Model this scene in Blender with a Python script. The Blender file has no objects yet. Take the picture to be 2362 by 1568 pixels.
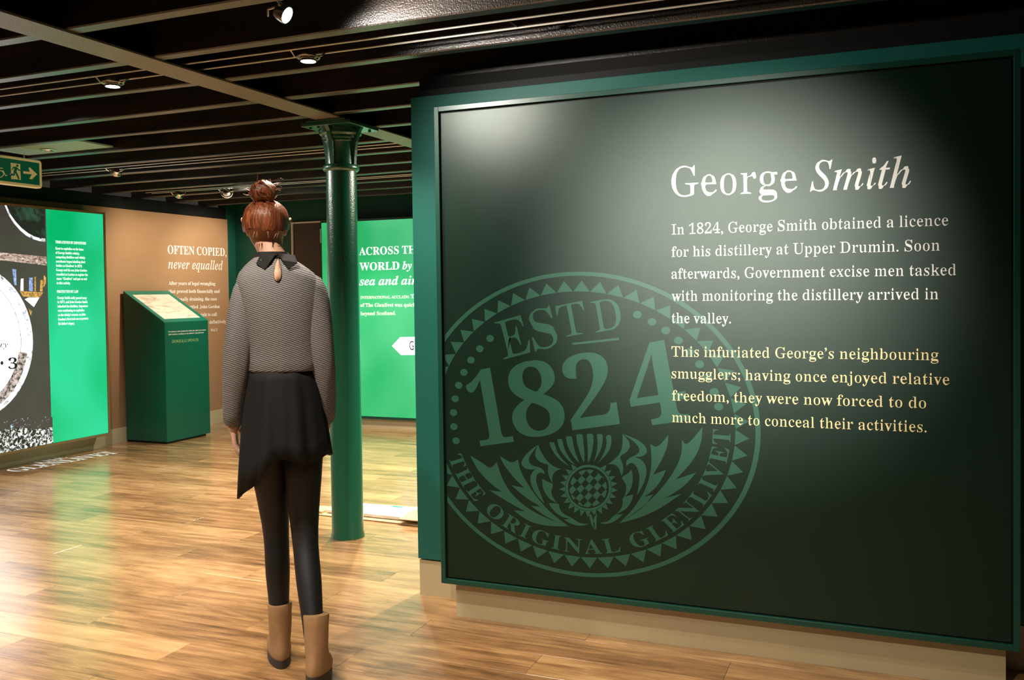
import bpy, bmesh, math, random
from mathutils import Vector, Matrix
from math import sin, cos, pi, radians as RAD, atan2, hypot

random.seed(7)
S = bpy.context.scene
COL = S.collection

# ------------------------------------------------------------------ camera
YAW, PITCH, ROLL, FPX = -0.388558773, -0.0256666556, -0.013787817, 2110.56403
CX, CYY, H = 1181.0, 784.0 - 56.0996, 1.35
_f = Vector((sin(YAW)*cos(PITCH), cos(YAW)*cos(PITCH), sin(PITCH)))
_r = Vector((cos(YAW), -sin(YAW), 0)); _u = _r.cross(_f)
_c, _s = cos(ROLL), sin(ROLL)
CR, CU, CF = _c*_r + _s*_u, -_s*_r + _c*_u, _f
cam_d = bpy.data.cameras.new('camera'); cam = bpy.data.objects.new('camera', cam_d); COL.objects.link(cam)
m = Matrix((CR, CU, -CF)).transposed().to_4x4(); m.translation = (0, 0, H)
cam.matrix_world = m
cam_d.sensor_width = 36; cam_d.lens = FPX*36/2362; cam_d.shift_y = -56.0996/2362
cam_d.clip_start = .02; cam_d.clip_end = 60
S.camera = cam

def ray(x, y): return ((x-CX)/FPX)*CR + (-(y-CYY)/FPX)*CU + CF
def at_z(x, y, z=0.): d = ray(x, y); t = (z-H)/d.z; return Vector((d.x*t, d.y*t, z))
def at_y(x, y, Y): d = ray(x, y); t = Y/d.y; return Vector((d.x*t, Y, d.z*t+H))
def at_x(x, y, X): d = ray(x, y); t = X/d.x; return Vector((X, d.y*t, d.z*t+H))

# ------------------------------------------------------------------ world, exposure
w = bpy.data.worlds.new('world'); S.world = w; w.use_nodes = True
w.node_tree.nodes['Background'].inputs[0].default_value = (1, .86, .68, 1)
w.node_tree.nodes['Background'].inputs[1].default_value = .035
S.view_settings.view_transform = 'Standard'; S.view_settings.look = 'None'
S.view_settings.gamma = 1; S.view_settings.exposure = 0; S.view_settings.use_curve_mapping = False

WARM = (1, .87, .70)
def spot(name, loc, to, watts, angle=60, blend=.6, col=WARM, r=.025):
    d = bpy.data.lights.new(name, 'SPOT'); d.energy = watts; d.spot_size = RAD(angle); d.spot_blend = blend
    d.color = col; d.shadow_soft_size = r
    o = bpy.data.objects.new(name, d); COL.objects.link(o); o.location = loc
    o.rotation_euler = (Vector(to)-Vector(loc)).to_track_quat('-Z', 'Y').to_euler(); return o
# lamps with no fixture built; the plinth, floor-word and column ones are added
spot('lamp_or_added_light', (-.62, 2.55, 2.27), (-.52, 3.36, 1.25), 32, 66, .9, (1, .93, .84))
spot('lamp_or_added_light', (-1.2, -1.35, 2.27), (-.56, 3.36, 1.40), 1350, 21, 1, (1, .97, .88), .05)
spot('lamp_or_added_light', (-.7, .3, 2.27), (-.65, 3.3, -.2), 150, 60, .9)  # unseen spot added to brighten the plinth and near floor
for x, y, p in ((-3.2, 1.4, 250), (-4.7, 2.6, 190), (-1.3, 1.0, 90), (-4.7, 7.2, 200), (-3.3, 5.6, 400), (-1.9, 2.0, 120), (-4.6, 5.0, 110), (.1, 2.2, 30), (-1.8, 5.2, 480), (-5.4, 5.1, 110)):  # last one is added to brighten the floor words
    spot('lamp_or_added_light', (x, y, 2.27), (x, y, 0), p, 120, .8, (1, .93, .82) if x < -3 else WARM)
spot('lamp_or_added_light', (-5.3, 6.6, 2.24), (-6.6, 7.0, 1.5), 120, 80, .8, (1, .85, .66))
spot('lamp_or_added_light', (-5.6, 7.75, 2.24), (-6.6, 7.75, 1.6), 60, 80, .8, (1, .85, .66))

spot('lamp_or_added_light', (-4.3, 3.55, 2.27), (-2.79, 4.34, 1.55), 75, 50, .9, (1, .95, .86), .05)  # unseen spot added for the highlight on the column's left side
spot('lamp_or_added_light', (-1.75, 5.0, 2.26), (-2.79, 4.34, 1.5), 90, 62, .9, (1, .93, .74), .05)  # unseen spot added for the column's right edge highlight

# ------------------------------------------------------------------ materials
MATS = {}
def nodes(name):
    mt = bpy.data.materials.new(name); mt.use_nodes = True; MATS[name] = mt
    nt = mt.node_tree; return mt, nt, nt.nodes['Principled BSDF']
def plain(name, col, rough=.5, spec=.5, metal=0, emit=None, es=1, noise=0, nscale=20, bump=0, bscale=60, coat=0):
    mt, nt, b = nodes(name)
    b.inputs['Base Color'].default_value = (*col, 1); b.inputs['Roughness'].default_value = rough
    b.inputs['Specular IOR Level'].default_value = spec; b.inputs['Metallic'].default_value = metal
    if coat: b.inputs['Coat Weight'].default_value = coat; b.inputs['Coat Roughness'].default_value = .15
    if emit: b.inputs['Emission Color'].default_value = (*emit, 1); b.inputs['Emission Strength'].default_value = es
    tc = nt.nodes.new('ShaderNodeNewGeometry')
    n = nt.nodes.new('ShaderNodeTexNoise'); n.inputs['Scale'].default_value = nscale; n.inputs['Detail'].default_value = 5
    nt.links.new(tc.outputs['Position'], n.inputs['Vector'])
    if noise:
        mx = nt.nodes.new('ShaderNodeMix'); mx.data_type = 'RGBA'
        mx.inputs[6].default_value = (*[c*(1-noise) for c in col], 1); mx.inputs[7].default_value = (*[min(1, c*(1+noise)) for c in col], 1)
        nt.links.new(n.outputs['Fac'], mx.inputs[0]); nt.links.new(mx.outputs[2], b.inputs['Base Color'])
    if bump:
        n2 = nt.nodes.new('ShaderNodeTexNoise'); n2.inputs['Scale'].default_value = bscale; n2.inputs['Detail'].default_value = 4
        nt.links.new(tc.outputs['Position'], n2.inputs['Vector'])
        bp = nt.nodes.new('ShaderNodeBump'); bp.inputs['Strength'].default_value = bump; bp.inputs['Distance'].default_value = .004
        nt.links.new(n2.outputs['Fac'], bp.inputs['Height']); nt.links.new(bp.outputs[0], b.inputs['Normal'])
    return mt
def lin(r, g, b): return tuple(((c/255+.055)/1.055)**2.4 if c > 10 else c/255/12.92 for c in (r, g, b))

M_white = plain('white_print', (.86, .85, .82), .6, .2)
M_gold = plain('gold_print', (.80, .68, .36), .6, .2)
M_seal = plain('teal_print', (.020, .092, .060), .40, .42)
M_sheet = plain('black_green_sheet', (.0035, .018, .011), .36, .42, bump=.10, bscale=900)
M_sheet.node_tree.nodes['Principled BSDF'].inputs['Specular Tint'].default_value = (.90, 1, .93, 1)
M_frame = plain('dark_green_paint', (.004, .055, .036), .38, .5, noise=.12, nscale=5)
M_wallg = plain('green_wall_paint', (.004, .115, .092), .55, .4, noise=.10, nscale=3, bump=.05, bscale=200)
M_dark = plain('black_gap', (.003, .004, .003), .6, .3)
M_column = plain('gloss_green_enamel', (.004, .095, .050), .28, .9, bump=.35, bscale=160, coat=.6)
M_skirt = plain('cream_skirting_paint', (.52, .44, .27), .6, .3, noise=.06, nscale=4)
M_brown = plain('tan_wall_paint', (.36, .215, .115), .6, .3, noise=.05, nscale=2)
M_tanframe = plain('tan_frame_paint', (.20, .13, .055), .55, .3)
M_beam = plain('painted_steel', (.15, .13, .095), .33, .6, noise=.15, nscale=9, bump=.5, bscale=220)
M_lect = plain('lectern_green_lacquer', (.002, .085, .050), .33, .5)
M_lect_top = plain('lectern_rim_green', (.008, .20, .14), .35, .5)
M_chrome = plain('brushed_chrome', (.75, .72, .66), .25, .5, metal=1)
M_rail = plain('pale_metal_rail', (.80, .80, .72), .38, .5, metal=.5)
M_black = plain('black_plastic', (.01, .01, .01), .45)
M_deck = plain('black_ceiling_deck', (.004, .004, .003), .7, .3)
M_lens = plain('lit_lamp_lens', (1, 1, 1), .3, emit=(1, .95, .82), es=14)
M_lensdim = plain('dim_lamp_lens', (.9, .85, .75), .2, emit=(1, .9, .7), es=1.5)
M_card = plain('kraft_cardboard', (.52, .36, .19), .75, .2, noise=.1, nscale=30)
M_pack = plain('white_shrink_wrap', (.82, .80, .78), .3, .5)
M_signg = plain('exit_sign_green', (.0, .085, .040), .35, .5, emit=(0, .085, .04), es=.25)
M_signc = plain('luminous_cream_plastic', (.86, .88, .60), .5, .4)
M_soffit = plain('pale_soffit_paint', (.26, .42, .32), .5, .4)
M_doorgrey = plain('dark_door_paint', (.05, .035, .028), .4, .5)
M_backg = plain('deep_green_paint', (.004, .07, .045), .5, .4)
M_floorproj = plain('white_projection_paint', (.9, .95, 1), .5, .3)  # projected light put into a plain white colour
M_paper = None

def lit_panel(name, c1, c2, s, axis=1, grad=(0, 1)):
    "backlit print: even tubes behind a coloured film give a soft brighter middle"
    mt, nt, b = nodes(name)
    g = nt.nodes.new('ShaderNodeNewGeometry'); n = nt.nodes.new('ShaderNodeTexNoise'); n.inputs['Scale'].default_value = 1.3; n.inputs['Detail'].default_value = 1
    nt.links.new(g.outputs['Position'], n.inputs['Vector'])
    mr = nt.nodes.new('ShaderNodeMapRange'); mr.inputs[1].default_value = .35; mr.inputs[2].default_value = .65
    nt.links.new(n.outputs['Fac'], mr.inputs[0])
    mx = nt.nodes.new('ShaderNodeMix'); mx.data_type = 'RGBA'; mx.inputs[6].default_value = (*c1, 1); mx.inputs[7].default_value = (*c2, 1)
    nt.links.new(mr.outputs[0], mx.inputs[0]); nt.links.new(mx.outputs[2], b.inputs['Emission Color'])
    b.inputs['Base Color'].default_value = (*[c*.3 for c in c1], 1); b.inputs['Roughness'].default_value = .3
    b.inputs['Emission Strength'].default_value = s
    return mt
M_litgreen = lit_panel('backlit_green_film', lin(0, 178, 104), lin(45, 208, 150), 1.0)
M_litgreen2 = lit_panel('backlit_green_film_far', lin(40, 180, 105), lin(95, 208, 145), .92)
M_litwhite = plain('backlit_white_film', (.8, .8, .8), .3, emit=(1, 1, 1), es=1.25)
M_litblack = plain('opaque_black_film', (.01, .01, .01), .3)

def wood_floor():
    mt, nt, b = nodes('oak_plank')
    N, L = nt.nodes.new, nt.links.new
    g = N('ShaderNodeNewGeometry'); at = N('ShaderNodeAttribute'); at.attribute_name = 'plank'
    off = N('ShaderNodeVectorMath'); off.operation = 'MULTIPLY_ADD'; off.inputs[1].default_value = (31, 17, 7)
    L(at.outputs['Color'], off.inputs[0]); L(g.outputs['Position'], off.inputs[2])
    sc = N('ShaderNodeVectorMath'); sc.operation = 'MULTIPLY'; sc.inputs[1].default_value = (.9, 12, 1); L(off.outputs[0], sc.inputs[0])
    n1 = N('ShaderNodeTexNoise'); n1.inputs['Scale'].default_value = 2.0; n1.inputs['Detail'].default_value = 9; n1.inputs['Roughness'].default_value = .62; n1.inputs['Distortion'].default_value = .5
    L(sc.outputs[0], n1.inputs['Vector'])
    sc2 = N('ShaderNodeVectorMath'); sc2.operation = 'MULTIPLY'; sc2.inputs[1].default_value = (3, 110, 1); L(off.outputs[0], sc2.inputs[0])
    n2 = N('ShaderNodeTexNoise'); n2.inputs['Scale'].default_value = 2.2; n2.inputs['Detail'].default_value = 5; L(sc2.outputs[0], n2.inputs['Vector'])
    n3 = N('ShaderNodeTexNoise'); n3.inputs['Scale'].default_value = 2.4; n3.inputs['Detail'].default_value = 3; n3.inputs['Distortion'].default_value = 1.5
    sc3 = N('ShaderNodeVectorMath'); sc3.operation = 'MULTIPLY'; sc3.inputs[1].default_value = (1, 3.5, 1); L(off.outputs[0], sc3.inputs[0]); L(sc3.outputs[0], n3.inputs['Vector'])
    def math(op, a, bb):
        q = N('ShaderNodeMath'); q.operation = op
        for i, v in enumerate((a, bb)):
            if isinstance(v, (int, float)): q.inputs[i].default_value = v
            else: L(v, q.inputs[i])
        return q.outputs[0]
    f = math('ADD', math('MULTIPLY', n1.outputs['Fac'], .5), math('ADD', math('MULTIPLY', n2.outputs['Fac'], .22), math('MULTIPLY', n3.outputs['Fac'], .28)))
    rnd = N('ShaderNodeSeparateColor'); L(at.outputs['Color'], rnd.inputs[0])
    f = math('ADD', f, math('MULTIPLY', math('SUBTRACT', rnd.outputs[0], .5), .13))
    cr = N('ShaderNodeValToRGB'); L(f, cr.inputs[0])
    e = cr.color_ramp.elements; e[0].position = .30; e[0].color = (.085, .040, .016, 1); e[1].position = .68; e[1].color = (.58, .37, .175, 1)
    for p, c in ((.40, (.21, .105, .042)), (.49, (.34, .18, .075)), (.57, (.46, .265, .115))):
        k = e.new(p); k.color = (*c, 1)
    L(cr.outputs[0], b.inputs['Base Color'])
    rr = N('ShaderNodeMapRange'); rr.inputs[3].default_value = .20; rr.inputs[4].default_value = .32; L(n2.outputs['Fac'], rr.inputs[0]); L(rr.outputs[0], b.inputs['Roughness'])
    b.inputs['Specular IOR Level'].default_value = .6; b.inputs['Coat Weight'].default_value = .7; b.inputs['Coat Roughness'].default_value = .20
    bp = N('ShaderNodeBump'); bp.inputs['Strength'].default_value = .18; bp.inputs['Distance'].default_value = .0015
    L(n2.outputs['Fac'], bp.inputs['Height']); L(bp.outputs[0], b.inputs['Normal'])
    return mt
M_wood = wood_floor()

def joist_mat():
    mt, nt, b = nodes('black_stained_timber')
    N, L = nt.nodes.new, nt.links.new
    g = N('ShaderNodeNewGeometry'); sc = N('ShaderNodeVectorMath'); sc.operation = 'MULTIPLY'; sc.inputs[1].default_value = (1.2, 9, 12)
    L(g.outputs['Position'], sc.inputs[0])
    n1 = N('ShaderNodeTexNoise'); n1.inputs['Scale'].default_value = 2; n1.inputs['Detail'].default_value = 8; n1.inputs['Distortion'].default_value = .8; L(sc.outputs[0], n1.inputs['Vector'])
    cr = N('ShaderNodeValToRGB'); cr.color_ramp.elements[0].position = .35; cr.color_ramp.elements[0].color = (.006, .0045, .003, 1)
    cr.color_ramp.elements[1].position = .68; cr.color_ramp.elements[1].color = (.030, .021, .013, 1)
    L(n1.outputs['Fac'], cr.inputs[0]); L(cr.outputs[0], b.inputs['Base Color'])
    b.inputs['Roughness'].default_value = .36; b.inputs['Specular IOR Level'].default_value = 1.0; b.inputs['Coat Weight'].default_value = .35; b.inputs['Coat Roughness'].default_value = .3
    n2 = N('ShaderNodeTexNoise'); n2.inputs['Scale'].default_value = 170; n2.inputs['Detail'].default_value = 3; L(g.outputs['Position'], n2.inputs['Vector'])
    ad = N('ShaderNodeMath'); ad.operation = 'ADD'; L(n1.outputs['Fac'], ad.inputs[0]); L(n2.outputs['Fac'], ad.inputs[1])
    bp = N('ShaderNodeBump'); bp.inputs['Strength'].default_value = .5; bp.inputs['Distance'].default_value = .004
    L(ad.outputs[0], bp.inputs['Height']); L(bp.outputs[0], b.inputs['Normal'])
    return mt
M_joist = joist_mat()

# ------------------------------------------------------------------ mesh helpers
def me(name, verts, faces, mat=None, smooth=False):
    d = bpy.data.meshes.new(name); d.from_pydata([tuple(v) for v in verts], [], faces); d.update()
    if mat: d.materials.append(mat)
    if smooth: d.polygons.foreach_set('use_smooth', [True]*len(d.polygons))
    return d
def ob(name, mesh, parent=None, loc=(0, 0, 0)):
    o = bpy.data.objects.new(name, mesh); COL.objects.link(o); o.location = loc
    if parent: o.parent = parent
    return o
def thing(name, label, cat, loc=(0, 0, 0), rz=0, group=None):
    o = bpy.data.objects.new(name, None); COL.objects.link(o); o.location = loc; o.rotation_euler = (0, 0, rz)
    o.empty_display_size = .1; o['label'] = label; o['category'] = cat
    if group: o['group'] = group
    return o
def struct(o, label=None): 
    o['kind'] = 'structure'
    if label: o['label'] = label
    return o
class MB:
    def __init__(s): s.v = []; s.f = []
    def box(s, a, b):
        n = len(s.v); (x0, y0, z0), (x1, y1, z1) = a, b
        s.v += [(x0,y0,z0),(x1,y0,z0),(x1,y1,z0),(x0,y1,z0),(x0,y0,z1),(x1,y0,z1),(x1,y1,z1),(x0,y1,z1)]
        s.f += [[n+i for i in q] for q in ((0,3,2,1),(4,5,6,7),(0,1,5,4),(1,2,6,5),(2,3,7,6),(3,0,4,7))]; return s
    def poly(s, pts):
        n = len(s.v); s.v += [tuple(p) for p in pts]; s.f.append(list(range(n, n+len(pts)))); return s
    def tube(s, pts, r, k=8, closed=False):
        pts = [Vector(p) for p in pts]; n0 = len(s.v); m_ = len(pts)
        for i, p in enumerate(pts):
            if closed: t = pts[(i+1) % m_]-pts[i-1]
            else: t = pts[min(i+1, m_-1)]-pts[max(i-1, 0)]
            t.normalize(); a = t.orthogonal().normalized() if abs(t.z) > .99 else t.cross(Vector((0, 0, 1))).normalized(); b_ = t.cross(a)
            rr = r[i] if isinstance(r, (list, tuple)) else r
            for j in range(k): s.v.append(tuple(p+rr*(cos(2*pi*j/k)*a+sin(2*pi*j/k)*b_)))
        for i in range(m_ if closed else m_-1):
            i2 = (i+1) % m_
            for j in range(k): s.f.append([n0+i*k+j, n0+i*k+(j+1) % k, n0+i2*k+(j+1) % k, n0+i2*k+j])
        if not closed: s.f.append([n0+j for j in range(k)][::-1]); s.f.append([n0+(m_-1)*k+j for j in range(k)])
        return s
    def lathe(s, prof, k=32, c=(0, 0, 0), M=None, cap=True):
        n0 = len(s.v)
        for r, z in prof:
            for j in range(k):
                p = Vector((r*cos(2*pi*j/k), r*sin(2*pi*j/k), z))
                if M: p = M @ p
                s.v.append(tuple(p+Vector(c)))
        for i in range(len(prof)-1):
            for j in range(k): s.f.append([n0+i*k+j, n0+i*k+(j+1) % k, n0+(i+1)*k+(j+1) % k, n0+(i+1)*k+j])
        if cap: s.f.append([n0+j for j in range(k)][::-1]); s.f.append([n0+(len(prof)-1)*k+j for j in range(k)])
        return s
    def rings(s, rings, cap=True):
        n0 = len(s.v); k = len(rings[0])
        for r in rings: s.v += [tuple(p) for p in r]
        for i in range(len(rings)-1):
            for j in range(k): s.f.append([n0+i*k+j, n0+i*k+(j+1) % k, n0+(i+1)*k+(j+1) % k, n0+(i+1)*k+j])
        if cap: s.f.append([n0+j for j in range(k)][::-1]); s.f.append([n0+(len(rings)-1)*k+j for j in range(k)])
        return s
    def mesh(s, name, mat, smooth=False):
        d = me(name, s.v, s.f, mat, smooth); bm = bmesh.new(); bm.from_mesh(d)
        if smooth:
            for e in bm.edges:
                if len(e.link_faces) == 2 and e.calc_face_angle() > .7: e.smooth = False
        bm.to_mesh(d); bm.free(); return d
    def build(s, name, mat, parent=None, smooth=False, bevel=0):
        o = ob(name, s.mesh(name, mat, smooth), parent)
        if bevel:
            b = o.modifiers.new('bevel', 'BEVEL'); b.width = bevel; b.segments = 2; b.limit_method = 'ANGLE'
        return o
def box(name, a, b, mat, parent=None, bevel=0): return MB().box(a, b).build(name, mat, parent, bevel=bevel)

# ------------------------------------------------------------------ lettering: glyph meshes from the built-in font
STY = {'bold': (0x1D400, 0x1D41A, 0x1D7CE), 'ital': (0x1D468, 0x1D482, 0x1D7CE), 'sans': None}
def uch(ch, sty):
    st = STY['bold' if sty in ('bold', 'reg') else 'ital' if sty in ('ital', 'bital') else 'sans']
    if st is None: return ch
    if 'A' <= ch <= 'Z': return chr(st[0]+ord(ch)-65)
    if 'a' <= ch <= 'z': return chr(st[1]+ord(ch)-97)
    if '0' <= ch <= '9': return chr(st[2]+ord(ch)-48)
    return ch
_tc = bpy.data.curves.new('scratch_text', 'FONT'); _to = bpy.data.objects.new('scratch_text', _tc); COL.objects.link(_to)
def _eval(txt, res):
    _tc.body = txt; _tc.resolution_u = res
    dg = bpy.context.evaluated_depsgraph_get(); dg.update()
    d = bpy.data.meshes.new_from_object(_to.evaluated_get(dg))
    v = [(p.co.x, p.co.y) for p in d.vertices]; f = [list(p.vertices) for p in d.polygons]
    bpy.data.meshes.remove(d); return v, f
_W = {}
def _w(txt):
    if txt not in _W:
        v, f = _eval(txt, 2); xs = [p[0] for p in v]; _W[txt] = max(xs)-min(xs)
    return _W[txt]
_G = {}
def glyph(ch, sty, res=3):
    key = (ch, sty, res)
    if key in _G: return _G[key]
    if ch == ' ': _G[key] = ([], [], .25); return _G[key]
    u = uch(ch, sty); v, f = _eval(u, res); adv = _w('H'+u+'H')-_w('HH')
    if sty in ('reg', 'ital') and u != ch:
        cnt = {}
        for fa in f:
            c = (sum(v[i][0] for i in fa)/len(fa), sum(v[i][1] for i in fa)/len(fa))
            for a, b in zip(fa, fa[1:]+fa[:1]):
                cnt.setdefault((min(a, b), max(a, b)), []).append(c)
        edges = []; nx = [0.]*len(v); ny = [0.]*len(v)
        for (a, b), cs in cnt.items():
            if len(cs) == 1:
                dx, dy = v[b][0]-v[a][0], v[b][1]-v[a][1]; n_ = (dy, -dx); c = cs[0]
                if n_[0]*(c[0]-v[a][0])+n_[1]*(c[1]-v[a][1]) > 0: n_ = (-dy, dx)
                for i in (a, b): nx[i] += n_[0]; ny[i] += n_[1]
                edges.append((a, b))
        slant = 0 if sty == 'reg' else .22
        out = []
        for i, (x, y) in enumerate(v):
            l = hypot(nx[i], ny[i]) or 1; qx = nx[i]/l
            if abs(qx) < .12: out.append((x, y)); continue
            sg = -1 if qx > 0 else 1; best = 9
            for a, b in edges:
                if i in (a, b): continue
                y0, y1 = v[a][1], v[b][1]
                if (y0 - y)*(y1 - y) <= 0 and y0 != y1:
                    xx = v[a][0]+(y-y0)/(y1-y0)*(v[b][0]-v[a][0]); t = (xx-x)*sg
                    if .008 < t < best: best = t
            if best > .30: best = .11 if best > 1 else .10
            dl = .5*max(0, best-.058)*((.74 if res == 8 else .66) if sty == 'reg' else .52)
            dl = min(dl, .034)*min(1, abs(qx)*1.6)
            out.append((x+sg*dl, y))
        v = out
    _G[key] = (v, f, adv); return _G[key]
def text_mesh(txt, sty, res=3, track=0.):
    "returns verts, faces, width; sty may be a list of (text, style) runs"
    runs = txt if isinstance(txt, list) else [(txt, sty)]
    V, F, x = [], [], 0.
    for t, st in runs:
        for ch in t:
            sc = .86 if st == 'caps' else 1
            v, f, adv = glyph(ch.upper() if st == 'caps' else ch, 'bold' if st == 'caps' else st, res)
            n = len(V); V += [(px*sc+x, py*sc) for px, py in v]; F += [[n+i for i in q] for q in f]; x += (adv+track)*sc
    return V, F, x
def line(name, txt, sty, P0, P1, up, cap, mat, parent, off, res=3, track=0., capem=.675):
    "flat lettering from P0 to P1 (baseline ends), cap height cap along up, lifted by off"
    V, F, _ = text_mesh(txt, sty, res, track)
    x0, x1 = min(p[0] for p in V), max(p[0] for p in V)
    u = (P1-P0); k = cap/capem
    return ob(name, me(name, [P0+u*((x-x0)/(x1-x0))+up*(y*k)+off for x, y in V], F, mat), parent)

# ------------------------------------------------------------------ smooth flat outlines
def soften(pts, it=2, sharp=80):
    pts = [Vector((p[0], p[1])) for p in pts]
    keep = []
    n = len(pts)
    for i in range(n):
        a, b = pts[i-1]-pts[i], pts[(i+1) % n]-pts[i]
        ang = math.degrees(a.angle(b)) if a.length and b.length else 180
        keep.append(ang < sharp)
    P = list(zip(pts, keep))
    for _ in range(it):
        Q = []
        for i, (p, k) in enumerate(P):
            if k: Q.append((p, True)); continue
            a, b = P[i-1][0], P[(i+1) % len(P)][0]
            Q += [(p.lerp(a, .25), False), (p.lerp(b, .25), False)]
        P = Q
    return [tuple(p) for p, _ in P]

# read every glyph while the scene is still small (fast)
for _st, _rs, _tx in (('reg', 8, 'George'), ('ital', 8, 'Smith'), ('reg', 4, "In 1824, George Smith obtained a licencefor his distillery at Upper Drumin. Soonafterwards, Government excise men tasked with monitoring the valley. This infuriated neighbouringsmugglers; having once enjoyed relativefreedom, more conceal activities.\u2019"),
                      ('bold', 9, '1824'), ('reg', 9, 'ESTD'), ('bold', 6, 'THE ORIGINAL GLENLIVET'), ('bold', 4, 'OFTEN COPIED,GLENLIVETHEACROSS THEWORLD '), ('ital', 4, 'never equalled'), ('bital', 4, 'by sea and air'),
                      ('bold', 3, 'After years of legal wranglingthat proved both financially andemotionally draining, the casewas finally settled. John Gordonright to calldefinitivelyMALTINTERNATIONAL ACCLAIM: The Glenlivet was quicklybeyond Scotland.'),
                      ('bold', 2, "THREATENED BY IMPOSTORSPROTECTED BY LAWKeen to capitalise on the fameof George Smith\u2019s whisky,competing distillers and merchants began labelling theirbottles as Glenlivet. In 1870,and his son John Gordontravelled to London register name \u201c\u201d and put an endto this activity.sadly passed away1871inheritedwere continuingrenown, sofirst task was protectfather\u2019s legacy.The Indenture that granted it right to be namedTHE marking definitive Speyside dram."),
                      ('sans', 2, 'GEORGE & J.G. SMITH LTD')):
    for _ch in sorted(set(_tx)): glyph(_ch, _st, _rs)

# ================================================================== ROOM SHELL
XL, XR, YN, YB = -6.62, 2.2, -1.6, 8.35
CEIL = 2.30
# --- floor: planks along x
floor = struct(box('floor', (XL-.15, YN, -.06), (XR, YB+.1, -.004), plain('dark_underlay', (.05, .03, .015), .8)))
PW, PL = .183, 1.22
def plank_mesh(x0, x1, y0, y1, rnd, dz):
    g = .0006; b = .0003
    v = [(x0+g, y0+g, -.004), (x1-g, y0+g, -.004), (x1-g, y1-g, -.004), (x0+g, y1-g, -.004),
         (x0+g, y0+g, dz-b), (x1-g, y0+g, dz-b), (x1-g, y1-g, dz-b), (x0+g, y1-g, dz-b),
         (x0+g+b, y0+g+b, dz), (x1-g-b, y0+g+b, dz), (x1-g-b, y1-g-b, dz), (x0+g+b, y1-g-b, dz)]
    f = [(0,1,5,4),(1,2,6,5),(2,3,7,6),(3,0,4,7),(4,5,9,8),(5,6,10,9),(6,7,11,10),(7,4,8,11),(8,9,10,11)]
    return v, f
def put_attr(d, cols):
    a = d.color_attributes.new('plank', 'FLOAT_COLOR', 'POINT')
    flat = []
    for c in cols: flat += [c[0], c[1], c[2], 1]
    a.data.foreach_set('color', flat)
rest_v, rest_f, rest_c = [], [], []
def visible(x0, x1, y0, y1):
    for x in (x0, (x0+x1)/2, x1):
        for y in (y0, y1):
            d = Vector((x, y, -H)); z = d.dot(CF)
            if z > .3:
                px, py = CX+FPX*d.dot(CR)/z, CYY-FPX*d.dot(CU)/z
                if -60 < px < 2420 and 900 < py < 1640: return z
    return None
cand = []
row = 0; y = -1.6
while y < YB:
    x = XL-.15 - ((row*.457) % 1)*PL
    while x < XR:
        x0, x1 = max(x, XL-.1), min(x+PL, XR)
        if x1-x0 > .02:
            c = (random.random(), random.random(), random.random()); dz = random.uniform(-.0002, .0001)
            z = visible(x0, x1, y, min(y+PW, YB)); hid = (y > 3.62 and x0 > -1.9)
            cand.append((z if z and not hid else 99, x0, x1, y, min(y+PW, YB), c, dz))
        x += PL
    y += PW; row += 1
cand.sort(key=lambda q: q[0])
for i, (z, x0, x1, y0, y1, c, dz) in enumerate(cand):
    v, f = plank_mesh(x0, x1, y0, y1, c, dz)
    if z < 90 and i < 295:
        d = me('plank', v, f, M_wood); put_attr(d, [c]*len(v)); ob('plank', d, floor)
    else:
        n = len(rest_v); rest_v += v; rest_f += [[n+k for k in q] for q in f]; rest_c += [c]*len(v)
d = me('plank_field', rest_v, rest_f, M_wood); put_attr(d, rest_c); o = ob('plank_field', d, floor); o['kind'] = 'stuff'

# --- walls
struct(box('wall_left', (XL-.12, YN, 0), (XL, 8.05, 2.18), M_brown), 'plain tan painted wall')
struct(box('wall_back', (XL-.12, 8.20, 0), (XR, 8.32, 2.42), M_backg), 'dark green wall at the far end')
struct(MB().box((XL-.12, 8.05, 0), (XL-.02, 8.20, 2.42)).build('trim_1', M_backg))
struct(box('wall_right', (-1.944, 3.60, .165), (XR, 3.78, 2.215), M_wallg, bevel=.002), 'green painted partition behind the large black display')
struct(box('baseboard_right', (-1.940, 3.606, 0), (XR, 3.77, .158), M_skirt), 'cream skirting board')
struct(box('baseboard_left', (XL, 6.19, 0), (XL+.022, 8.05, .136), M_skirt))
struct(box('trim_2', (-1.93, 3.615, 2.215), (XR, 3.76, 2.245), M_dark))
struct(box('trim_3', (-1.92, 3.64, 2.245), (XR, 3.74, 2.30), plain('dark_header_board', (.006, .006, .005), .7, .2)))
struct(box('trim_4', (XL-.10, YN, 2.18), (XL-.02, 8.05, 2.30), M_dark))
struct(box('wall_front', (XL-.12, YN-.1, 0), (XR, YN, 2.42), plain('dark_wall', (.06, .045, .03), .7)))
# --- ceiling: deck, joists, steel plate
ceil = struct(box('ceiling', (XL-.12, YN-.1, 2.53), (XR, 8.32, 2.60), M_deck))
JY = [-1.2, -.78, -.36, .06, .48, .90, 1.28, 1.67, 2.07, 2.49, 2.91, 3.32, 3.765, 4.18, 4.61, 5.06, 5.47, 5.925, 6.38, 6.85, 7.30, 7.78]
for i, jy in enumerate(JY):
    sag = random.uniform(-.004, .004); th = random.uniform(.052, .066); n = 14
    mb = MB(); R = []
    for k in range(n+1):
        x = XL-.1+(XR-XL+.1)*k/n; j1, j2 = random.uniform(-.0025, .0025), random.uniform(-.0025, .0025)
        y0, y1, z0 = jy-th+j1, jy+j2, 2.303+random.uniform(-.002, .002)
        R.append([(x, y0+.004, z0), (x, y1-.004, z0), (x, y1, z0+.005), (x, y1, 2.53), (x, y0, 2.53), (x, y0, z0+.005)])
    mb.rings(R); mb.build('joist', M_joist, ceil)
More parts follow.
